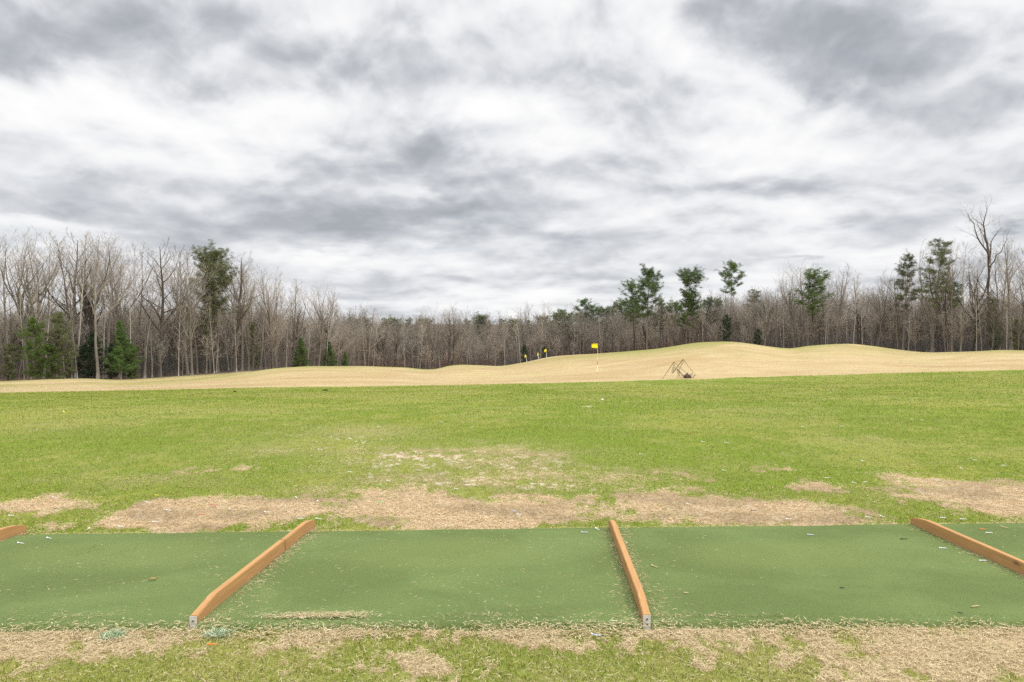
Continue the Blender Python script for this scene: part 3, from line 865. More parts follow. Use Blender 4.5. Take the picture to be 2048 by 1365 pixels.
def board(key, label, joint=None, bolts=1, far_taper=.10):
    nx, ny, fx, fy = BOARDS[key]
    L = math.hypot(fx - nx, fy - ny); rz = -math.atan2(fx - nx, fy - ny)
    t = empty('divider_board', (nx, ny, 0), rz); tag(t, label, 'board', 'orange divider boards between the mats')
    H = .112; w = .042
    def top(y): return .064 + (H - .064) * sstep(0, 1, np.float64(min(1, y / .30))) if y < .30 else H
    near = [(0, -.03), (0, .074), (.07, .086), (.15, .100), (.22, H)]
    far = [(L - .20, H), (L - .10, H - .012), (L - .02, H - .030), (L, H - .042), (L, -.03)]
    if joint:
        j = L * joint
        plank('plank', near + [(j, H), (j, -.03)], w, WOOD, t)
        plank('plank', [(j + .016, -.03), (j + .016, H - .004)] + far, w * .98, WOOD, t)
    else:
        plank('plank', near + far, w, WOOD, t)
    if bolts:
        e = plank('end_plate', [(-.004, -.03), (-.004, .0725), (-.0005, .0725), (-.0005, -.03)], .041, GALV, t, bev=.0006)
        zs = (.048,) if bolts == 1 else (.054, .026)
        for z in zs:
            bme = cyl_mesh('bolt', .0062, .0055, .006, 'Y', 6, BOLT, .0008)
            bo = link('bolt', bme, e); bo.location = (.001, -.007, z)
            wm = cyl_mesh('washer', .0095, .0095, .0016, 'Y', 16, GALV)
            wo = link('washer', wm, e); wo.location = (.001, -.0048, z)
    return t
tag(link('dry_thatch', thatch('dry_thatch', -3.3, 3.3, 2.8, 3.72, 88000, .025, .0025, 41)), 'matted dry straw in front of the mats', 'straw', kind='stuff')
tag(link('worn_thatch', thatch('worn_thatch', -.85, .85, 5.3, 9.5, 230000, .024, .0034, 42, True)), 'flattened dead grass on the worn patches behind the mats', 'straw', kind='stuff')
board('LL', 'short end of an orange board at the far left', None, 1)
board('L', 'orange board made of two lengths with a dark joint near its far end', .655, 1)
board('M', 'single orange board between two mats with two bolts on its end plate', None, 2)
board('R', 'rusty orange board leaving the frame at the right', None, 2)

# ------------------------------------------------------------------ tees, ball, leaf
def plastic(name, c): return material(name, lambda t, b: (t.mix(t.mapr(t.noise(objc(t), 200, 2), .4, .7, 0, .3), c, tuple(x * .7 for x in c)), None), .45, .4)
TC = dict(white=plastic('tee_white', (.82, .82, .84)), blue=plastic('tee_pale_blue', (.55, .62, .85)), orange=plastic('tee_orange', (.85, .22, .03)),
          black=plastic('tee_black', (.02, .022, .03)), tan=plastic('tee_wood', (.62, .45, .26)), red=plastic('tee_red', (.75, .10, .06)), green=plastic('tee_green', (.12, .65, .14)),
          yellow=plastic('tee_yellow', (.75, .70, .08)))
def tee_mesh(color, L=.055, head=True):
    prof = [(0, .0004), (.010, .0020), (.8 * L, .0022), (.90 * L, .0030), (.97 * L, .0056), (L, .0058), (L, .0046), (.975 * L, .0012)] if head else [(0, .0004), (.008, .0021), (L * .95, .0024), (L, .0015)]
    k = 10; V = []; Q = []
    for y, rr in prof:
        for i in range(k):
            a = i / k * 6.283; V.append((rr * math.cos(a), y - L / 2, rr * math.sin(a)))
    for j in range(len(prof) - 1):
        for i in range(k):
            i2 = (i + 1) % k; Q.append((j * k + i, j * k + i2, (j + 1) * k + i2, (j + 1) * k + i))
    V.append((0, prof[-1][0] - L / 2, 0)); c = len(V) - 1
    T = [((len(prof) - 1) * k + i, (len(prof) - 1) * k + (i + 1) % k, c) for i in range(k)]
    return np_mesh('golf_tee', V, T, Q, [TC[color]], smooth=True)
TM = {}
def tee(px, py, color, label, on_mat=True, ang=None, L=.055, head=True, sc=1.0, group=None):
    hgt = .040 if on_mat else .022
    Y = F * (HCAM - hgt) / (py - HY); X = (px - CX) / F * Y
    z = hgt if on_mat else hz(X, Y) + .020
    if not on_mat:                     # walk down the slope to where the view ray meets the ground
        for _ in range(30):
            Y = F * (HCAM - (hz(X, Y) + .02)) / (py - HY); X = (px - CX) / F * Y
        z = hz(X, Y) + .022
    key = (color, L, head)
    if key not in TM: TM[key] = tee_mesh(*key)
    o = link('golf_tee', TM[key]); o.location = (X, Y, z)
    a = random.uniform(0, 360) if ang is None else ang
    o.rotation_euler = (R(random.uniform(-4, 6)), random.uniform(0, 6), R(a)); o.scale = (sc * 1.15, sc, sc * 1.15)
    tag(o, label, 'golf tee', group)
    return o
MT = [(95, 1078, 'white', 'white tee on the left mat near its far edge', 65), (38, 1088, 'white', 'white tee lying against the leftmost board', 80),
      (1170, 1066, 'blue', 'pale blue and white tee at the far edge of the middle mat', 85), (1196, 1060, 'white', 'white tee touching the far end of the middle board', 30),
      (1624, 1071, 'blue', 'white tee on the far part of the mat right of centre', 88), (1812, 1079, 'black', 'black tee near the far end of the right board', 88),
      (1890, 1098, 'white', 'white tee in front of the right board, mid length', 80), (1971, 1123, 'white', 'fat white tee by the foot of the right board', 85),
      (1970, 1060, 'orange', 'bright orange tee on the far right mat', 88), (1982, 1067, 'white', 'white tee just under the orange tee on the far right mat', 88),
      (2013, 1056, 'tan', 'tan wooden tee at the far edge of the far right mat', 50), (1311, 1135, 'tan', 'tan wooden tee beside the middle board', 40),
      (1374, 1188, 'tan', 'short splinter of pale wooden tee on the mat right of the middle board', 75), (1688, 1178, 'black', 'tiny black tee fragment on the mat right of centre', 70),
      (1926, 1229, 'black', 'black tee fragment near the front of the right mat', 50), (1956, 1215, 'tan', 'frayed pale wooden tee near the front of the right mat', 105)]
for x, y, c, lb, a in MT: tee(x, y, c, lb, True, a, head=('fragment' not in lb and 'splinter' not in lb), L=.03 if 'fragment' in lb or 'splinter' in lb else .055)
GT = [(1194, 1274, 'blue', 'white and blue tee in the straw in front of the middle mat', 70), (422, 1293, 'orange', 'orange tee in the straw below the jointed board', 80),
      (105, 996, 'white', None, 60), (295, 1006, 'white', None, 80), (335, 1022, 'white', 'long white tee on the dead patch left of the jointed board', 75), (309, 1045, 'white', None, 88),
      (240, 1055, 'white', None, 85), (173, 1060, 'white', None, 10), (402, 1031, 'red', 'red tee on the bare patch behind the left mat', 80), (425, 1011, 'red', 'thin red-orange tee at the back of the bare patch', 75),
      (312, 992, 'yellow', 'yellow tee in the grass behind the left bare patch', 70), (533, 1026, 'white', 'broad white tee fragment on the dead patch', 80), (592, 997, 'white', None, 40), (633, 1004, 'white', 'white tee standing up in the grass behind the jointed board', 5),
      (636, 1039, 'white', None, 75), (600, 1039, 'white', None, 80), (584, 1064, 'white', 'white tee lying at the mat edge by the jointed board', 85), (761, 1006, 'green', 'bright green tee on the middle bare patch', 85),
      (758, 972, 'green', 'green tee in the grass above the middle bare patch', 85), (1031, 1024, 'blue', 'silvery tee on the middle bare patch', 85), (1039, 1031, 'white', None, 60), (742, 956, 'white', None, 80),
      (777, 963, 'white', None, 70), (876, 970, 'white', None, 85), (936, 971, 'white', None, 88), (913, 979, 'white', None, 85), (1067, 969, 'white', None, 88), (988, 1046, 'tan', 'tan tee at the back edge of the middle mat', 15),
      (1197, 998, 'yellow', 'pale yellow tee in green grass above the middle board', 120), (1450, 942, 'white', None, 50), (1283, 909, 'white', None, 80), (1407, 884, 'white', None, 60), (1454, 886, 'white', None, 85),
      (1607, 854, 'white', None, 80), (1685, 853, 'white', None, 60), (1826, 839, 'white', None, 70), (1846, 841, 'white', None, 85), (1726, 923, 'white', None, 130), (1728, 922, 'white', None, 60), (1945, 917, 'white', None, 120),
      (1952, 921, 'white', None, 80), (1926, 938, 'white', None, 10), (1656, 957, 'white', None, 85), (1711, 967, 'white', None, 30), (1733, 965, 'white', None, 110), (1878, 962, 'white', None, 75), (1815, 934, 'tan', None, 110),
      (2010, 932, 'white', None, 85), (1667, 780, 'white', None, 85), (490, 832, 'orange', 'orange speck of a tee far out on the lawn', 80), (868, 837, 'orange', 'orange-red tee beyond the sandy divots', 80),
      (1233, 812, 'white', None, 20), (1271, 812, 'white', None, 80), (884, 845, 'white', None, 75), (945, 855, 'white', None, 85), (758, 854, 'white', None, 80), (1384, 867, 'red', 'small red tee on the far right lawn', 80),
      (1885, 803, 'orange', 'orange tee far out on the right lawn', 80), (1510, 1023, 'black', 'black tee on the bare patch right of centre', 80), (1380, 1010, 'white', None, 60), (1580, 1040, 'white', None, 85), (1768, 1035, 'white', None, 20),
      (1740, 1036, 'white', None, 80), (1930, 1040, 'white', None, 85), (1890, 1037, 'white', None, 80), (20, 1033, 'white', None, 85), (460, 1020, 'white', None, 60), (700, 878, 'white', None, 85), (640, 900, 'white', None, 80), (700, 945, 'white', None, 85)]
for x, y, c, lb, a in GT:
    if lb is None:
        if y > 985: lb = 'broken white tee lying on the worn turf just behind the mats'
        elif y > 900: lb = 'broken white tee lying in the green grass of the near lawn'
        else: lb = 'tiny white broken tee far out on the green lawn'
    tee(x, y, c, lb, False, a, group='broken tees scattered in the grass', sc=.95 if y > 900 else 1.15)

def ball_mesh(r, mat):
    bm = bmesh.new(); bmesh.ops.create_icosphere(bm, subdivisions=4, radius=r)
    for v in bm.verts:   # dimples
        d = v.co.normalized(); v.co *= 1 - .012 * max(0, math.sin(d.x * 26) * math.sin(d.y * 26) * math.sin(d.z * 26))
    for f in bm.faces: f.smooth = True
    me = bpy.data.meshes.new('golf_ball'); bm.to_mesh(me); bm.free(); me.materials.append(mat); return me
def ground_at(px, py, dz=0.0):
    Y = min(F * (HCAM - dz) / max(py - HY, 5), 60); X = (px - CX) / F * Y
    for _ in range(80):
        Yn = F * (HCAM - (hz(X, Y) + dz)) / (py - HY); Y = .5 * Y + .5 * Yn; X = (px - CX) / F * Y
    return X, Y, hz(X, Y) + dz
o = link('golf_ball', ball_mesh(.0215, plastic('ball_yellow', (.85, .80, .10)))); o.location = ground_at(126, 824, .035); tag(o, 'yellow golf ball lying on the lawn at the far left', 'golf ball')
WB = ball_mesh(.0215, plastic('ball_white', (.85, .85, .85)))
for (x, y) in ((1293, 699 + 46), (1120, 752), (1060, 745), (1237, 747), (1500, 740), (1660, 731), (1290, 733), (1205, 800)):
    o = link('golf_ball', WB); o.location = ground_at(x, y, .03); tag(o, 'white golf ball lying on the tan slope' if y != 800 else 'white golf ball on the lawn before the flag', 'golf ball', 'range balls on the tan slope'); o.scale = (1.4,) * 3

# leaf on the left mat
def leaf():
    T = Tubes(); n = 9
    V = []; Q = []
    for i in range(n):
        t = i / (n - 1); w = .0085 * math.sin(math.pi * min(1, t * 1.02)) ** .8
        for s in (-1, 0, 1): V.append((t * .055, s * w, .004 * abs(s) + .004 * math.sin(t * 5)))
    for i in range(n - 1):
        for s in (0, 1): Q.append((i * 3 + s, i * 3 + s + 1, i * 3 + s + 4, i * 3 + s + 3))
    return np_mesh('leaf', V, None, Q, [material('dry_leaf', lambda t, b: (t.mix(t.noise(objc(t), 90), (.30, .15, .05), (.52, .32, .13)), None), .8, .2)], smooth=True)
lf = link('dry_leaf', leaf()); lf.location = (*[ (313 - CX) / F * gY(1162), gY(1162) - .12][:2], .042); lf.rotation_euler = (0, -.1, .4)
tag(lf, 'curled brown leaf with stalk on the left mat', 'leaf')
st = Tubes(); st.tube([(0, 0, 0), (-.02, -.003, .001), (-.04, -.008, .0)], [.0012, .001, .0006], 5); link('stalk', st.mesh('stalk', [TC['tan']]), lf)
# clod on the far lawn
def clod():
    bm = bmesh.new(); bmesh.ops.create_icosphere(bm, subdivisions=3, radius=.09)
    for v in bm.verts:
        k = .8 + .5 * vnoise(np.array([v.co.x * 30 + 5]), np.array([v.co.y * 30 + v.co.z * 22]), 3)[0]; v.co = Vector((v.co.x * k * 1.5, v.co.y * k, v.co.z * k * .5))
    me = bpy.data.meshes.new('clod'); bm.to_mesh(me); bm.free(); me.materials.append(material('dark_soil', lambda t, b: (t.mix(t.noise(objc(t), 40), (.03, .02, .012), (.09, .06, .04)), None), .95, .1)); return me
cm = clod()
for x, y, lb in ((650, 781, 'dark clod of earth at the back of the lawn'), (469, 783, 'small dark clod left of the bigger clod on the lawn')):
    o = link('clod', cm); o.location = ground_at(x, y, .03); tag(o, lb, 'clod'); o.scale = (1,) * 3 if x > 500 else (.6,) * 3

# frayed pale tufts by the jointed board
def fray(px, py, label, seed):
    r = np.random.default_rng(seed); n = 420
    Y = gY(py); X = (px - CX) / F * Y
    x = X + r.normal(0, .032, n); y = Y + r.normal(0, .02, n)
    c = np.array([[.52, .64, .42], [.38, .52, .30], [.66, .74, .55], [.20, .32, .13]])[r.integers(0, 4, n)]
    me = blades('turf_scrap', x, y, r.uniform(.02, .045, n), r.uniform(.0025, .0045, n), r.uniform(.5, 1.45, n), c, BM, z0=height(x, y) + r.uniform(.006, .022, n), two=True, seed=seed)
    o = link('turf_scrap', me); tag(o, label, 'turf scrap', kind=None)
fray(225, 1279, 'frayed pale green turf scrap in the straw below the left mat', 1)
fray(435, 1275, 'frayed pale green turf scrap right of the jointed board end', 2)

# ------------------------------------------------------------------ flags
POLE = material('flag_pole_white', lambda t, b: (t.mix(t.mapr(t.noise(objc(t), 5), .4, .6, 0, .3), (.80, .79, .76), (.62, .60, .56)), None), .4, .4)
BAND = material('flag_pole_band', lambda t, b: ((.32, .17, .09), None), .5, .3)
FLAG = material('flag_yellow', lambda t, b: (t.mix(t.mapr(t.noise(objc(t), 8), .4, .65, 0, .35), (.90, .75, .02), (.82, .55, .015)), None), .7, .2)
CUPM = material('cup_dark', lambda t, b: ((.03, .03, .03), None), .8, .2)
def flagstick(px, py, top_py, Y, fw, fh, label, lean=0.0, droop=0.0, extra=0.0):
    X = (px - CX) / F * Y
    z0 = hz(X, Y); ztop = HCAM - (top_py - HY) / F * Y
    Hh = ztop - z0
    t = empty('flagstick', (X, Y, z0)); tag(t, label, 'golf flag', 'yellow flags on the range'); t.rotation_euler = (0, R(lean), 0)
    p = Tubes(); rr = .017 * Y / 57 if Y < 60 else .026
    p.tube([(0, 0, -.05), (0, 0, Hh * .5), (0, 0, Hh)], [rr, rr * .95, rr * .8], 8); link('pole', p.mesh('pole', [POLE]), t)
    if Y < 60:
        b = Tubes(); b.tube([(0, 0, Hh * .27), (0, 0, Hh * .41)], [rr * 1.25, rr * 1.25], 8); link('band', b.mesh('band', [BAND]), t)
    cp = Tubes(); cp.tube([(0, 0, -.02), (0, 0, .03)], [.06, .06], 12); link('cup', cp.mesh('cup', [CUPM]), t)
    nx, nz = 14, 8; V = []; Q = []
    for i in range(nx):
        u = i / (nx - 1)
        for j in range(nz):
            w = j / (nz - 1)
            V.append((-u * fw * (1 - .45 * droop), .05 * fw * math.sin(u * 7) * u + .03 * math.sin(w * 5), Hh - .01 - w * fh * (1 - .15 * u * (1 - droop)) - u * u * droop * fw * .75 - u * .04 * fw))
    for i in range(nx - 1):
        for j in range(nz - 1): Q.append((i * nz + j, i * nz + j + 1, (i + 1) * nz + j + 1, (i + 1) * nz + j))
    me = np_mesh('flag', V, None, Q, [FLAG], smooth=True); f = link('flag', me, t)
    m = f.modifiers.new('t', 'SOLIDIFY'); m.thickness = .006
flagstick(1194.6, 741, 687.5, 58.5, .52, .40, 'nearest yellow flag, square and fully spread on a white pole', .9)
flagstick(1092.8, 716, 698, 103, .42, .40, 'yellow flag highest of the three distant flags near the crest', 0, .5)
flagstick(1077, 720, 705.2, 105, .26, .46, 'yellow hanging flag in the middle of the three distant flags', -1.5, .8)
flagstick(1053.5, 724, 709.5, 106, .36, .34, 'lowest and leftmost of the three distant yellow flags', -5, .6)

# ------------------------------------------------------------------ collapsed net
STEEL = material('rusty_tube', lambda t, b: (t.mix(t.noise(objc(t), 6), (.14, .105, .055), (.28, .20, .11)), None), .7, .3)
NETM = material('net_cord', lambda t, b: (t.mix(t.noise(objc(t), 9), (.14, .11, .08), (.26, .20, .14)), None), .9, .1)
RAGM = material('dark_cloth', lambda t, b: (t.mix(t.noise(objc(t), 6), (.07, .05, .04), (.19, .14, .11)), None), .9, .1)
NY = 48.0
NBASE = Vector(ground_at(1360, 757.5))
NY = NBASE.y
def npt(zx, zy, dy=0.0):
    """point read in the enlarged view of the net, in metres relative to its base"""
    p = at(1280 + zx / 12.8, 690 + zy / 12.8, NY)
    return np.array([p.x - NBASE.x, dy, p.z - NBASE.z])
nt = empty('golf_net', NBASE); tag(nt, 'collapsed practice net with bent tube frame and torn netting', 'golf net')
def pole(name, pts, rad, mat=STEEL, k=6):
    T = Tubes(); P = np.array(pts)
    T.tube(P, np.full(len(P), rad), k); link(name, T.mesh(name, [mat]), nt)
pole('frame_pole', [npt(545, 878, -.3), npt(690, 655, -.35), npt(835, 437, -.4)], .022)
pole('frame_pole', [npt(835, 437, -.4), npt(980, 555, -.1), npt(1110, 650, .1), npt(1235, 745, .3)], .014)
pole('frame_pole', [npt(1145, 378, .4), npt(1005, 550, .35), npt(945, 628, .3), npt(870, 725, .2)], .026)
pole('frame_pole', [npt(1145, 378, .4), npt(1290, 565, .5), npt(1395, 685, .6), npt(1425, 735, .6)], .015)
pole('frame_pole', [npt(1445, 772, .3), npt(1405, 815, .2), npt(1350, 855, .1)], .032)
pole('frame_pole', [npt(940, 622, -.1), npt(1020, 690, 0), npt(1100, 770, .1), npt(1170, 855, .15)], .028)
pole('ridge_cord', [npt(835, 437, -.4), npt(990, 415, 0), npt(1145, 378, .4)], .006, NETM, 4)
def netting(name, a, b, c, d, nu, nv, sag, seed, rad=.0055):
    """a sagging sheet of cords between four corners"""
    r = np.random.default_rng(seed); T = Tubes()
    a, b, c, d = map(np.array, (a, b, c, d))
    U = np.linspace(0, 1, nu + 1); W = np.linspace(0, 1, nv + 1)
    G = np.zeros((nu + 1, nv + 1, 3))
    for i, u in enumerate(U):
        for j, w in enumerate(W):
            p = (a * (1 - u) + b * u) * (1 - w) + (d * (1 - u) + c * u) * w
            p = p + np.array([0, sag * math.sin(3.14 * u) * math.sin(3.14 * w), -sag * .8 * math.sin(3.14 * u) * (.3 + w)]) + r.normal(0, .012, 3)
            G[i, j] = p
    A, B = [], []
    for i in range(nu + 1):
        for j in range(nv + 1):
            if i < nu and r.uniform() > .06: A.append(G[i, j]); B.append(G[i + 1, j])
            if j < nv and r.uniform() > .06: A.append(G[i, j]); B.append(G[i, j + 1])
    for p, q in zip(A, B): T.tube([p, q], [rad * .7, rad * .7], 3, cap=False)
    link(name, T.mesh(name, [NETM]), nt)
netting('netting', npt(835, 440, -.4), npt(940, 620, .1), npt(860, 730, .1), npt(790, 700, -.2), 12, 9, .06, 1)
netting('netting', npt(940, 625, .0), npt(1060, 590, .3), npt(1030, 740, .1), npt(1000, 800, 0), 10, 10, .05, 2)
netting('netting', npt(960, 620, .0), npt(1160, 840, .3), npt(1140, 880, .1), npt(940, 870, 0), 11, 9, .08, 3, .0045)
netting('netting', npt(1100, 760, .1), npt(1430, 740, .6), npt(1360, 850, .5), npt(1180, 850, .2), 16, 8, .10, 4, .007)
netting('netting', npt(1150, 400, .4), npt(1165, 440, .35), npt(1070, 590, .3), npt(1040, 590, .3), 5, 10, .03, 5)
def rag():
    bm = bmesh.new(); bmesh.ops.create_icosphere(bm, subdivisions=4, radius=1)
    c = npt(1235, 825, .2)
    for v in bm.verts:
        k = .7 + .6 * vnoise(np.array([v.co.x * 3 + 9]), np.array([v.co.y * 3 + v.co.z * 4]), 6)[0]
        v.co = Vector((v.co.x * .22 * k + c[0], v.co.y * .3 * k + c[1], max(-.02, v.co.z * .16 * k + c[2])))
        v.co.z += .10 * math.exp(-((v.co.x - c[0]) / .06) ** 2) if v.co.z > c[2] else 0
    for f in bm.faces: f.smooth = True
    me = bpy.data.meshes.new('crumpled_netting'); bm.to_mesh(me); bm.free(); me.materials.append(RAGM); link('crumpled_netting', me, nt)
rag()

# ------------------------------------------------------------------ forest
def edge_at(px): return float(sm_interp(np.array([float(px)]), EX.astype(float), ED)[0])
PROTO = {}
NK = {'open': 1, 'forest': 4, 'spread': 2, 'vase': 2, 'pole': 4, 'small': 3}
def top_of(cr):
    z = np.concatenate(cr.V)[:, 2]
    return float(z.max() * .985)
def proto(form, k):
    if (form, k) not in PROTO:
        tr, cr = bare_tree(100 + k * 7 + len(form) * 13, 24 if form != 'small' else 12, form, {'small': 1.2, 'open': .35}.get(form, .72))
        bi = {'forest': [0, 3, 2, 0], 'spread': [2, 0], 'vase': [0, 2], 'pole': [1, 0, 3, 1], 'small': [3, 0, 0], 'open': [2]}[form][k]
        ti = {'forest': [0, 1, 1, 3], 'spread': [3, 0], 'vase': [1, 0], 'pole': [1, 0, 3, 2], 'small': [1, 2, 0], 'open': [3]}[form][k]
        PROTO[(form, k)] = (tr.mesh('trunk', [BARKS[bi]]), cr.mesh('crown', [BARKS[bi], TWIGS[ti]]), top_of(cr), bi)
    return PROTO[(form, k)]
BN = ['grey-barked', 'pale-barked', 'dark-barked', 'brown-barked']
FN = {'forest': 'tall bare tree', 'spread': 'broad spreading bare tree', 'vase': 'forked bare tree', 'pole': 'slender bare tree', 'small': 'small bushy bare tree', 'open': 'tallest bare tree'}
def place(meshes, name, X, Y, s, rz, label, cat, group, sx=1.0, zoff=0.0, tilt=(0, 0)):
    t = empty(name, (X, Y, hz(X, Y) + zoff), rz); t.scale = (s * sx, s * sx, s); t.rotation_euler = (tilt[0], tilt[1], rz)
    link('trunk', meshes[0], t); link('crown', meshes[1], t)
    return tag(t, label, cat, group)

# top of the treeline in the photograph, px x -> py
TLX = np.array([0, 60, 180, 230, 300, 370, 440, 490, 560, 590, 640, 690, 740, 800, 870, 940, 1000, 1050, 1100, 1150, 1200, 1260, 1350, 1450, 1550, 1600, 1680, 1740, 1790, 1850, 1900, 1950, 2048.])
TLY = np.array([470, 455, 460, 470, 482, 492, 500, 505, 535, 565, 560, 600, 605, 622, 608, 612, 622, 610, 615, 618, 612, 605, 600, 595, 560, 520, 530, 545, 545, 500, 480, 475, 480.])
# above this line the sky shows between the trees; below it the wood is closed
OPX = np.array([-200, 0, 200, 400, 560, 700, 850, 1100, 1200, 1300, 1420, 1560, 1700, 1800, 1900, 2048, 2300.])
OPY = np.array([630, 630, 622, 612, 622, 634, 640, 638, 628, 616, 602, 592, 584, 590, 598, 604, 604.])
def topy(px): return float(np.interp(px, TLX, TLY))
used = []
def bare(px, topp, Y, form, k, label=None, rz=None, sx=1.0, tilt=(0, 0)):
    X = (px - CX) / F * Y; z = hz(X, Y)
    H = (HCAM - (topp - HY) / F * Y) - z
    tm, cm_, H0, bi = proto(form, k)
    s = H / H0
    if label is None:
        w = [(130, 'at the left end of the wood'), (260, 'near the young bright green pine'), (400, 'between the young green pine and the big left pine'), (520, 'by the big left pine'), (650, 'around the two young green conifers'),
             (800, 'where the left wood steps down'), (1000, 'in the low middle of the wood'), (1150, 'behind the three distant flags'), (1260, 'behind the nearest flag'), (1420, 'under the two tallest mid pines'),
             (1560, 'behind the highest tan mound'), (1700, 'around the lone round pine'), (1830, 'left of the paired right pines'), (1930, 'beside the paired right pines'), (9999, 'around the tall forked tree at the right')]
        wh = next(t for a, t in w if px < a)
        label = f'{FN[form]}, {BN[bi]}, {wh}'
    return place((tm, cm_), 'bare_tree', X, Y, s, random.uniform(0, 6.28) if rz is None else rz, label, 'bare tree', 'bare hardwoods along the wood', sx, tilt=tilt)

HERO = [  # px, top py, depth behind the edge, form, variant, label
    (22, 470, 4, 'forest', 0, None), (58, 455, 6, 'vase', 0, None), (90, 458, 5, 'forest', 1, None), (135, 468, 3, 'forest', 2, None), (150, 466, 1, 'pole', 0, 'tall straight pale tree between green cedars'),
    (178, 454, 5, 'vase', 1, None), (208, 472, 3, 'forest', 3, None), (240, 475, 8, 'forest', 0, None), (278, 486, 6, 'forest', 1, None), (318, 478, 2, 'spread', 0, 'dark bare tree with spreading arched limbs right of the bright young pine'),
    (345, 492, 8, 'forest', 3, None), (375, 495, 3, 'vase', 0, None), (410, 520, 7, 'forest', 2, None), (467, 500, 1, 'spread', 0, 'broad dark-trunked tree in front of the big left pine'), (497, 505, 8, 'forest', 0, None),
    (545, 530, 3, 'vase', 0, None), (553, 535, 6, 'forest', 1, None), (520, 530, 5, 'forest', 3, None), (580, 560, 6, 'pole', 1, None), (636, 556, 1, 'vase', 0, 'pale wide-forked tree standing above its neighbours between the young conifers'), (660, 560, 4, 'vase', 1, 'dark forked tree just right of the pale forked one'),
    (735, 606, 4, 'spread', 1, None), (880, 604, 3, 'vase', 0, None), (905, 606, 8, 'forest', 2, None), (940, 612, 5, 'forest', 0, None), (1062, 603, 6, 'forest', 3, None), (1080, 601, 3, 'pole', 3, 'leaning dark tree behind the three distant flags'), (1125, 610, 6, 'pole', 1, None),
    (1235, 596, 8, 'forest', 0, None), (1590, 520, 4, 'vase', 0, 'tall pale forked tree left of the lone round pine'), (1612, 516, 6, 'forest', 0, None), (1672, 525, 5, 'pole', 2, 'narrow bare tree standing clear right of the lone round pine'), (1650, 540, 8, 'forest', 1, None),
    (1715, 545, 6, 'forest', 2, None), (1756, 552, 4, 'forest', 3, None), (1790, 540, 8, 'forest', 0, None), (1812, 505, 9, 'forest', 1, None), (1855, 478, 10, 'forest', 0, None), (1888, 482, 8, 'vase', 1, None),
    (1922, 480, 0, 'pole', 0, 'slim tree with a pale lower trunk right of the paired pines'), (1945, 478, 1, 'vase', 1, 'dark forked tree between the paired pines and the tallest tree'), (1998, 478, 6, 'forest', 3, None), (2022, 476, 2, 'spread', 1, None), (2045, 480, 5, 'forest', 0, None)]
for px, tp, off, form, k, lb in HERO:
    bare(px, tp, edge_at(px) + off + 1.5, form, k, lb)
# the tallest tree, at the right
_, Tip0 = bare_tree(100 + 4 * 13, 24, 'open', .35)
_cv = np.concatenate(Tip0.V); _tip = _cv[_cv[:, 2] > 15].mean(0)
bare(1978, 392, edge_at(1978) + 2, 'open', 0, 'tallest bare tree of all, forked high above the wood at the right', rz=0, sx=1.0)

random.seed(3)
count = 0
tries = 0
rows = [(0, 6, 44, .86), (4, 14, 64, .93), (12, 26, 66, .98)]
# frame share per px: near edges hold fewer trees
for (o0, o1, n, hk) in rows:
    pxs = np.linspace(-60, 2110, n) + np.random.default_rng(int(o1)).uniform(-14, 14, n)
    for px in pxs:
        Y = edge_at(px) + random.uniform(o0, o1)
        if random.random() < .25: form, k = 'pole', random.randrange(4)
        elif random.random() < .62: form, k = 'forest', random.randrange(4)
        else: form, k = random.choice(['spread', 'vase']), random.randrange(2)
        op = float(np.interp(px, OPX, OPY)); tp0 = topy(px)
        hk2 = random.random()
        tp = tp0 + abs(random.gauss(0, 8)) if hk2 < (.36 if px < 600 or px > 1800 else .50) else tp0 + (op - tp0) * random.uniform(.55, 1.1)
        bare(px, tp, Y, form, k); count += 1
pxs = np.linspace(-30, 2080, 44)
for px in pxs:
    px = px + random.uniform(-12, 12)
    Y = edge_at(px) + random.uniform(-2.5, 3)
    H = random.uniform(6.5, 11.5)
    X = (px - CX) / F * Y
    if px < 290 and random.random() < .7: continue
    k = random.randrange(3)
    z = hz(X, Y); tp = HY - (z + H - HCAM) / Y * F
    bare(px, tp, Y, 'small', k)

# slim pale stems standing at the very edge
pxs = np.linspace(-20, 2070, 44)
for i, px in enumerate(pxs):
    px = px + random.uniform(-20, 20); Y = edge_at(px) + random.uniform(-1.0, 2.5)
    op = float(np.interp(px, OPX, OPY)); tp = topy(px) + (op - topy(px)) * random.uniform(.35, .95)
    bare(px, tp, Y, 'pole', (0, 3, 0, 1)[i % 4], sx=.8)

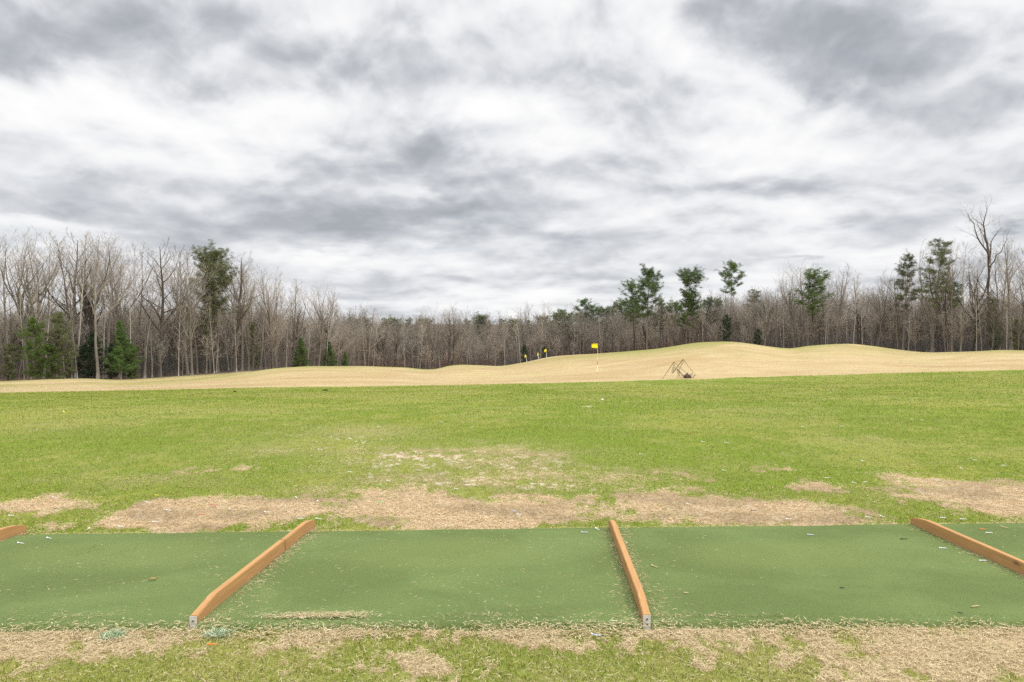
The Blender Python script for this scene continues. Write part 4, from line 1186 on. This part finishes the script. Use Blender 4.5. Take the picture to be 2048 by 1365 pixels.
# the woods behind: instanced on points, one mass
def joined(form, k):
    tm, cm_, H0, bi = proto(form, k)
    bm = bmesh.new(); bm.from_mesh(tm); n1 = len(bm.faces)
    bm.from_mesh(cm_)
    me = bpy.data.meshes.new('wood_tree'); bm.to_mesh(me); bm.free()
    for m in cm_.materials: me.materials.append(m)
    return bpy.data.objects.new('wood_tree', me)
def scatter(name, pts, rots, scls, idx, objs, **tags):
    me = np_mesh(name, pts)
    for nm, typ, dat in (('rz', 'FLOAT', rots), ('sc', 'FLOAT', scls), ('id', 'INT', idx)):
        a = me.attributes.new(nm, typ, 'POINT'); a.data.foreach_set('value', np.asarray(dat, np.int32 if typ == 'INT' else np.float32))
    o = link(name, me); tag(o, **tags)
    g = bpy.data.node_groups.new(name, 'GeometryNodeTree')
    g.interface.new_socket('Geometry', in_out='INPUT', socket_type='NodeSocketGeometry'); g.interface.new_socket('Geometry', in_out='OUTPUT', socket_type='NodeSocketGeometry')
    N = g.nodes; Lk = g.links
    gi = N.new('NodeGroupInput'); go = N.new('NodeGroupOutput'); ip = N.new('GeometryNodeInstanceOnPoints'); jn = N.new('GeometryNodeJoinGeometry')
    for ob in reversed(objs):
        oi = N.new('GeometryNodeObjectInfo'); oi.inputs['Object'].default_value = ob; oi.inputs['As Instance'].default_value = True
        Lk.new(oi.outputs['Geometry'], jn.inputs[0])
    def na(nm, dt):
        a = N.new('GeometryNodeInputNamedAttribute'); a.data_type = dt; a.inputs['Name'].default_value = nm; return a.outputs[0]
    cx = N.new('ShaderNodeCombineXYZ'); Lk.new(na('rz', 'FLOAT'), cx.inputs[2])
    Lk.new(gi.outputs[0], ip.inputs['Points']); Lk.new(jn.outputs[0], ip.inputs['Instance'])
    ip.inputs['Pick Instance'].default_value = True
    Lk.new(na('id', 'INT'), ip.inputs['Instance Index'])
    Lk.new(cx.outputs[0], ip.inputs['Rotation']); Lk.new(na('sc', 'FLOAT'), ip.inputs['Scale'])
    Lk.new(ip.outputs[0], go.inputs[0])
    m = o.modifiers.new('scatter', 'NODES'); m.node_group = g
    return o
TOPS = np.array([proto(*q)[2] for q in (('forest', 0), ('forest', 1), ('forest', 3), ('pole', 1), ('pole', 2), ('small', 0), ('small', 1))])
objs = [joined('forest', 0), joined('forest', 1), joined('forest', 3), joined('pole', 1), joined('pole', 2), joined('small', 0), joined('small', 1)]
r = np.random.default_rng(99)
n = 2600
px = r.uniform(-160, 2210, n)
ed = sm_interp(px, EX.astype(float), ED)
off = 10 + 112 * r.uniform(0, 1, n) ** 1.15
Y = ed + off; X = (px - CX) / F * Y
z = height(X, Y)
idx = r.choice(7, n, p=[.13, .13, .12, .08, .08, .23, .23])
tl = np.interp(px, OPX, OPY) - 6
jit = (fbm(px / 46, px * 0 + 3, 3, 88) - .5) * 42 - np.where(r.uniform(0, 1, n) < .14, r.uniform(6, 32, n), 0)
Hmax = (HCAM - (tl + jit + r.normal(4, 10, n) - HY) / F * Y) - z
Hs = np.minimum(r.uniform(17, 25, n), np.maximum(Hmax, 6))
sc = np.where(idx >= 5, np.minimum(r.uniform(9, 15, n), np.maximum(Hmax, 6)), Hs) / TOPS[idx]
scatter('woods', np.stack([X, Y, z], 1), r.uniform(0, 6.28, n), sc, idx, objs, label='deep bare wood filling in behind the front trees', cat='woods', kind='stuff')

# undergrowth: brushy stems and twigs along and inside the edge of the wood
def undergrowth():
    r = np.random.default_rng(5)
    n = 7000
    px = r.uniform(-120, 2170, n); ed = sm_interp(px, EX.astype(float), ED)
    Y = ed + 1.0 + 44 * r.uniform(0, 1, n) ** .8; X = (px - CX) / F * Y
    z = height(X, Y)
    T = Tubes()
    per = 26
    hh = np.repeat(r.uniform(1.5, 5.5, n), per); N = n * per
    B = np.repeat(np.stack([X, Y, z], 1), per, 0) + np.stack([r.normal(0, .5, N), r.normal(0, .5, N), np.zeros(N)], 1)
    d = np.stack([r.normal(0, .35, N), r.normal(0, .35, N), np.ones(N)], 1)
    st = r.uniform(0, .75, N)
    A = B + d * (hh * st)[:, None] * np.array([1, 1, 1]) 
    d2 = np.stack([r.normal(0, .7, N), r.normal(0, .7, N), r.uniform(.3, 1.1, N)], 1)
    E = A + d2 * (hh * r.uniform(.2, .5, N))[:, None]
    rad = r.uniform(.008, .02, N) * np.maximum(1, np.repeat(ed, per) / 150)
    dd = E - A; L = np.linalg.norm(dd, axis=1, keepdims=True)
    s = np.cross(dd / L, r.normal(size=(N, 3))); s /= np.linalg.norm(s, axis=1, keepdims=True)
    s2 = np.cross(dd / L, s)
    V = np.stack([A + s * rad[:, None], A - s * rad[:, None], A + s2 * rad[:, None] , E], 1).reshape(-1, 3)
    k = np.arange(N)[:, None] * 4
    tri = np.concatenate([k + [[0, 1, 3]], k + [[1, 2, 3]], k + [[2, 0, 3]]])
    red = (fbm(X * .05, Y * .05, 3, 71) > .55)
    cols = np.where(red[:, None], np.array([[.17, .115, .085]]), np.array([[.145, .13, .11]]))
    cols = cols * r.uniform(.9, 1.6, (n, 1))
    c = np.repeat(np.repeat(cols, per, 0), 4, 0)
    return np_mesh('undergrowth', V, tri, None, [BM], attrs={'tint': c})
tag(link('undergrowth', undergrowth()), 'tangle of brown brush at the foot of the wood', 'undergrowth', kind='stuff')

# evergreens
def ever(px, topp, off, meshes, H0, label, name='pine_tree', cat='pine', group='evergreens among the bare trees', sx=1.0, rz=None):
    Y = edge_at(px) + off; X = (px - CX) / F * Y; z = hz(X, Y)
    H = (HCAM - (topp - HY) / F * Y) - z
    s = H / H0
    return place(meshes, name, X, Y, s, random.uniform(0, 6.28) if rz is None else rz, label, cat, group, sx)
def em(seed, H, needles, barkm, **kw):
    tr, cr = pine_tree(seed, H, **kw); return tr.mesh('trunk', [barkm]), cr.mesh('crown', [barkm, needles])
pA = em(1, 24, N_PINE, BARKS[3], cb=.45, spread=.25, dens=2.1, tuft=.5)
pB = em(2, 24, N_PINE, BARKS[3], cb=.52, spread=.235, dens=1.8, tuft=.5)
pC = em(3, 24, N_PINE, BARKS[0], cb=.66, spread=.18, dens=1.2, tuft=.5)
pD = em(4, 24, N_PINE, BARKS[2], cb=.50, spread=.24, dens=1.6, tuft=.5)
pE = em(5, 24, N_OLIVE, BARKS[0], cb=.44, spread=.175, dens=1.4, tuft=.46)
pF = em(6, 24, N_OLIVE, BARKS[0], cb=.50, spread=.28, dens=2.6, tuft=.5)
cA = em(11, 9, N_BRIGHT, BARKS[0], cb=.12, spread=.26, conical=True, tuft=.34)
cB = em(12, 7, N_PINE, BARKS[3], cb=.05, spread=.30, conical=True, tuft=.32, dens=1.2)
cC = em(13, 9, N_DARK, BARKS[2], cb=.04, spread=.28, tuft=.36, dens=2.0)
cD = em(14, 9, N_OLIVE, BARKS[0], cb=.05, spread=.28, tuft=.36, dens=2.0)
cE = em(15, 9, needle('needles_fresh', (.055, .10, .018), (.11, .165, .035), (.16, .20, .06)), BARKS[3], cb=.04, spread=.30, tuft=.36, dens=2.2)
ever(1294, 543, 2, pA, 24, 'dense dark pine, leftmost of the three that rise above the middle wood')
ever(1268, 572, 5, pD, 24, 'shorter pine leaning against the dense dark pine on its left')
ever(1388, 544, 3, pB, 24, 'layered pine standing second of the three above the middle wood')
ever(1372, 590, 1, pA, 24, 'low bushy pine at the foot of the layered pine', sx=1.2)
ever(1462, 534, 6, pC, 24, 'thin open-crowned pine on a bare stem, third of the three above the wood')
ever(1626, 552, 0, pD, 24, 'lone round-headed green pine on a dark trunk', sx=1.35)
ever(1806, 514, 2, pE, 24, 'shorter left one of the paired olive pines')
ever(1864, 484, 1, pE, 24, 'taller right one of the paired olive pines', sx=1.1)
ever(1898, 572, 6, pC, 24, 'half-hidden pine behind the taller paired pine')
ever(436, 515, 4, pF, 24, 'big olive pine with a rounded crown in the left wood', sx=.85)
ever(412, 575, 6, pE, 24, 'lower thin pine left of the big olive pine')
ever(1170, 604, 25, pC, 24, 'small flat-topped pine rising from the far trees behind the nearest flag', sx=1.2)
ever(1500, 582, 26, pE, 24, 'half-hidden pine right of the thin open-crowned pine', sx=1.3)
ever(1345, 610, 14, pB, 24, 'low pine between the dense pine and the layered pine')
ever(1320, 606, 16, pE, 24, 'low olive pine just right of the dense dark pine')
ever(1428, 600, 16, pB, 24, 'low pine between the layered pine and the thin pine', sx=1.1)
for i, (x, y) in enumerate([(1125, 624), (1142, 632), (1186, 622), (1205, 618), (1225, 612), (1245, 606), (1160, 630), (1262, 600), (1112, 634)]):
    ever(x, y, 26 + (i * 7) % 15, (pB, pE, pD)[i % 3], 24, 'grey-green pine in the far row behind the nearest flag', group='far row of pines behind the nearest flag', sx=1.25)
for i, x in enumerate([705, 730, 765, 790, 822, 850, 1000, 1030, 930, 965, 1060, 1090]):
    ever(x, 637 + (i * 5) % 9, 60 + (i * 13) % 30, (pE, pF)[i % 2], 24, 'distant dark pine top behind the bare middle trees', group='distant pine tops behind the middle trees', sx=1.15)
ever(241, 640, -1.5, cA, 9, 'bright green young pine standing out at the left edge of the wood', 'young_pine', 'young pine')
ever(262, 690, 0, cE, 9, 'lower green conifer spreading right of the bright young pine', 'young_pine', 'young pine', sx=1.15)
ever(222, 690, .5, cC, 9, 'dark cedar just left of the bright young pine', 'cedar_tree', 'cedar')
ever(68, 640, -1.5, cE, 9, 'large yellow-green cedar at the left end of the wood', 'cedar_tree', 'cedar', sx=.85)
ever(130, 630, -.5, cD, 9, 'tall olive cedar left of the straight pale tree', 'cedar_tree', 'cedar', sx=.9)
ever(98, 690, -2, cE, 9, 'low green cedar between the yellow-green one and the olive one', 'cedar_tree', 'cedar', sx=1.2)
ever(20, 690, -2, cD, 9, 'low olive cedar at the very left edge', 'cedar_tree', 'cedar', sx=1.2)
ever(190, 668, 3, cC, 9, 'dark grey-green cedar right of the straight pale tree', 'cedar_tree', 'cedar', sx=1.1)
ever(170, 690, 2, cC, 9, 'dark low cedar touching the straight pale tree', 'cedar_tree', 'cedar', sx=1.1)
ever(600, 675, -1, cB, 7, 'left and taller of the two small green conifers under the forked trees', 'young_conifer', 'conifer', sx=.95)
ever(657, 682, -1, cB, 7, 'right and shorter of the two small green conifers under the forked trees', 'young_conifer', 'conifer', sx=1.0)
ever(690, 704, -1, cB, 7, 'smallest green conifer, right of the two small ones', 'young_conifer', 'conifer')
ever(1451, 632, -1, cC, 9, 'dark cedar standing just above the highest tan mound', 'cedar_tree', 'cedar', sx=.8)
ever(1050, 692, -2, cC, 9, 'dark cedar behind the leftmost distant flag', 'cedar_tree', 'cedar', sx=.9)
ever(1088, 694, -1, cC, 9, 'dark cedar behind the highest of the three distant flags', 'cedar_tree', 'cedar', sx=.9)
ever(1516, 660, 1, cC, 9, 'dim cedar right of the highest tan mound', 'cedar_tree', 'cedar', sx=1.1)
ever(1990, 600, 4, cD, 9, 'dim green cedar beside the foot of the tallest tree', 'cedar_tree', 'cedar', sx=.7)
ever(2038, 640, 2, cD, 9, 'dim green cedar at the right edge of the photo', 'cedar_tree', 'cedar', sx=.9)
ever(510, 650, 4, cD, 9, 'dim cedar between bare trunks right of the big olive pine', 'cedar_tree', 'cedar', sx=.6)

# ------------------------------------------------------------------ sky
def world():
    w = bpy.data.worlds.new('World'); S.world = w; w.use_nodes = True
    w.cycles.sampling_method = 'MANUAL'; w.cycles.sample_map_resolution = 512
    t = NT(w.node_tree); t.n.clear()
    out = t.n.new('ShaderNodeOutputWorld'); bg = t.n.new('ShaderNodeBackground')
    t.l.new(bg.outputs[0], out.inputs[0])
    sky = t.n.new('ShaderNodeTexSky'); sky.sky_type = 'NISHITA'; sky.sun_disc = False
    sky.sun_elevation = R(48); sky.sun_rotation = R(125)
    tc = t.n.new('ShaderNodeTexCoord').outputs['Generated']
    sp = t.n.new('ShaderNodeSeparateXYZ'); t.l.new(tc, sp.inputs[0])
    x, y, z = sp.outputs
    zc = t.m('MAXIMUM', z, 0.0)
    hl = t.m('SQRT', t.m('ADD', t.m('MULTIPLY', x, x), t.m('MULTIPLY_ADD', y, y, 1e-4)))
    lz = t.m('LOGARITHM', t.m('ADD', zc, .10), 2.71828)
    def cyl(A, B, dz=0.0, sh=0.0):
        c = t.n.new('ShaderNodeCombineXYZ')
        t.l.new(t.m('MULTIPLY_ADD', t.m('DIVIDE', x, hl), A, sh), c.inputs[0]); t.l.new(t.m('MULTIPLY_ADD', t.m('DIVIDE', y, hl), A, sh), c.inputs[1])
        t.l.new(t.m('MULTIPLY_ADD', lz, B, dz), c.inputs[2]); return c.outputs[0]
    def billow(vec, vd):
        w = t.node('ShaderNodeTexNoise', {'Scale': .8, 'Detail': 3, 'Roughness': .5}); t.l.new(vec, w.inputs['Vector'])
        wv = t.n.new('ShaderNodeVectorMath'); wv.operation = 'MULTIPLY_ADD'; t.l.new(w.outputs['Color'], wv.inputs[0]); wv.inputs[1].default_value = (.7, .7, .9); t.l.new(vec, wv.inputs[2])
        n = t.noise(wv.outputs[0], .75, 8, .52, .0)
        vo = t.node('ShaderNodeTexVoronoi', {'Scale': .75, 'Detail': vd, 'Roughness': .55, 'Lacunarity': 2.3}); vo.normalize = True
        t.l.new(wv.outputs[0], vo.inputs['Vector'])
        return t.m('ADD', t.m('MULTIPLY', n, .75), t.m('MULTIPLY', t.m('SUBTRACT', 1.0, t.m('POWER', t.m('MULTIPLY', vo.outputs['Distance'], 1.3), 2.0)), .42))
    hz_ = t.mapr(z, .10, .27, 1, 0, True)
    A1, B1, A2, B2 = 6.2, 4.2, 12.0, 6.5
    na = billow(cyl(A1, B1), 2.5); nb = billow(cyl(A2, B2), 1.5)
    na2 = billow(cyl(A1, B1, .20), 2.5)
    n0 = t.m('ADD', t.m('MULTIPLY', na, t.m('SUBTRACT', 1.0, t.m('MULTIPLY', hz_, .75))), t.m('MULTIPLY', nb, t.m('MULTIPLY', hz_, .75)))
    relief = t.m('SUBTRACT', na2, na)
    uv = cyl(4.0, 3.0, 1.7)
    class _O: pass
    off = _O(); off.outputs = [cyl(2.0, 2.6, 5.0, 3.0)]
    big = t.noise(off.outputs[0], .9, 3, .5)
    # tangent coordinates of the direction, warped by noise so that nothing has a clean outline
    yy = t.m('MAXIMUM', y, .05)
    warp = t.node('ShaderNodeTexNoise', {'Scale': 1.2, 'Detail': 6, 'Roughness': .58}); t.l.new(uv, warp.inputs['Vector'])
    ws = t.n.new('ShaderNodeSeparateColor'); t.l.new(warp.outputs['Color'], ws.inputs[0])
    u = t.m('ADD', t.m('DIVIDE', x, yy), t.m('MULTIPLY', t.m('SUBTRACT', ws.outputs[0], .5), .30))
    v = t.m('ADD', t.m('DIVIDE', z, yy), t.m('MULTIPLY', t.m('SUBTRACT', ws.outputs[1], .5), .13))
    blobs = [(90, 90, 230, 70, -.55), (400, 50, 230, 60, -.50), (560, 150, 230, 40, -.45), (620, 60, 70, 30, .2), (880, 120, 110, 50, -.25), (1080, 150, 110, 50, -.25), (1000, 20, 130, 35, -.1),
             (1620, 60, 280, 80, -.62), (1700, 150, 130, 40, -.50), (1880, 100, 160, 60, -.35), (1900, 225, 140, 40, -.32), (1400, 10, 90, 30, -.35), (2020, 60, 60, 60, .15),
             (860, 300, 90, 42, -.48), (1160, 300, 130, 50, -.25), (1280, 200, 160, 30, -.15), (560, 440, 280, 42, -.62), (180, 375, 240, 42, -.38), (900, 410, 170, 30, -.50), (640, 360, 180, 40, -.28), (950, 470, 110, 16, -.3), (560, 485, 90, 18, -.35),
             (1200, 350, 120, 24, -.2), (1560, 370, 110, 28, -.32), (1840, 405, 150, 24, -.28), (1400, 400, 130, 24, -.15), (2000, 330, 110, 40, -.2), (1290, 500, 100, 18, -.22), (1050, 500, 120, 14, -.15),
             (330, 230, 420, 55, .50), (60, 200, 170, 50, .4), (1250, 80, 120, 55, .45), (1420, 120, 100, 50, .35), (1560, 200, 120, 40, .2), (1650, 285, 190, 40, .35), (1000, 235, 80, 30, .2), (130, 455, 230, 18, .45), (680, 510, 150, 16, .40), (1320, 430, 120, 20, .2),
             (1620, 430, 180, 26, .45), (1760, 500, 130, 20, .3), (1080, 545, 260, 18, -.10), (2000, 472, 50, 9, -.6), (1660, 508, 40, 8, -.4), (330, 505, 90, 18, -.1), (1040, 610, 260, 12, .3), (900, 575, 240, 12, -.12)]
    acc = None
    for (bx_, by_, sx, sy, am) in blobs:
        du = t.m('MULTIPLY', t.m('SUBTRACT', u, (bx_ - CX) / F), F / sx); dv = t.m('MULTIPLY', t.m('SUBTRACT', v, (HY - by_) / F), F / sy)
        q = t.m('MULTIPLY_ADD', du, du, t.m('MULTIPLY', dv, dv))
        e = t.m('POWER', 2.71828, t.m('MULTIPLY', q, -1.0))
        acc = t.m('MULTIPLY', e, am) if acc is None else t.m('MULTIPLY_ADD', e, am, acc)
    front = t.mapr(y, .0, .35, 0, 1, True)
    acc = t.m('MULTIPLY', acc, front)
    d = t.m('ADD', t.m('MULTIPLY', t.m('SUBTRACT', n0, .68), -1.7), t.m('MULTIPLY', t.m('SUBTRACT', big, .5), .35))
    d = t.m('ADD', d, t.m('MULTIPLY', relief, 1.5))
    dens = t.m('ADD', t.m('ADD', d, .635), t.m('MULTIPLY', acc, .70))
    col = t.ramp(dens, [(.0, (.41, .43, .47)), (.20, (.51, .53, .57)), (.38, (.65, .668, .70)), (.52, (.79, .805, .835)), (.66, (.90, .906, .92)), (.85, (.98, .982, .985)), (1.0, (1.01, 1.01, 1.01))])
    skyc = t.n.new('ShaderNodeVectorMath'); skyc.operation = 'SCALE'; t.l.new(sky.outputs[0], skyc.inputs[0]); skyc.inputs['Scale'].default_value = .10
    thin = t.noise(off.outputs[0], 3.0, 5, .5)
    gap = t.m('MULTIPLY', t.mapr(thin, .60, .72, 0, .35), t.mapr(z, .0, .25, 1, .2))
    cc = t.mix(gap, col, skyc.outputs[0])
    # an overcast sky is brightest overhead
    zen = t.mapr(z, .46, .92, 1.0, ZEN, True)
    fin = t.n.new('ShaderNodeVectorMath'); fin.operation = 'SCALE'; t.l.new(cc, fin.inputs[0]); t.l.new(zen, fin.inputs['Scale'])
    t.l.new(fin.outputs[0], bg.inputs[0]); bg.inputs[1].default_value = SKYS
ZEN = 3.2; SKYS = .70
world()
sun = bpy.data.lights.new('sun', 'SUN'); sun.energy = 1.5; sun.angle = R(25); sun.color = (1, .96, .90)
so = bpy.data.objects.new('sun', sun); COL.objects.link(so)
az, el = R(125), R(48)      # behind the camera to the right
dv = Vector((math.sin(az) * math.cos(el), math.cos(az) * math.cos(el), math.sin(el)))
so.rotation_euler = (-dv).to_track_quat('-Z', 'Y').to_euler()

# ------------------------------------------------------------------ camera
cam = bpy.data.cameras.new('camera'); cam.sensor_width = 36; cam.lens = 36 * F / 2048; cam.clip_start = .1; cam.clip_end = 50000
co = bpy.data.objects.new('camera', cam); COL.objects.link(co); co.location = (0, 0, HCAM)
co.rotation_euler = (R(90) - math.atan(17.5 / F), 0, 0)
S.camera = co
S.view_settings.view_transform = 'Standard'; S.view_settings.look = 'None'; S.view_settings.gamma = 1; S.view_settings.exposure = 0.5
S.cycles.max_bounces = 6; S.cycles.diffuse_bounces = 3; S.cycles.use_denoising = False
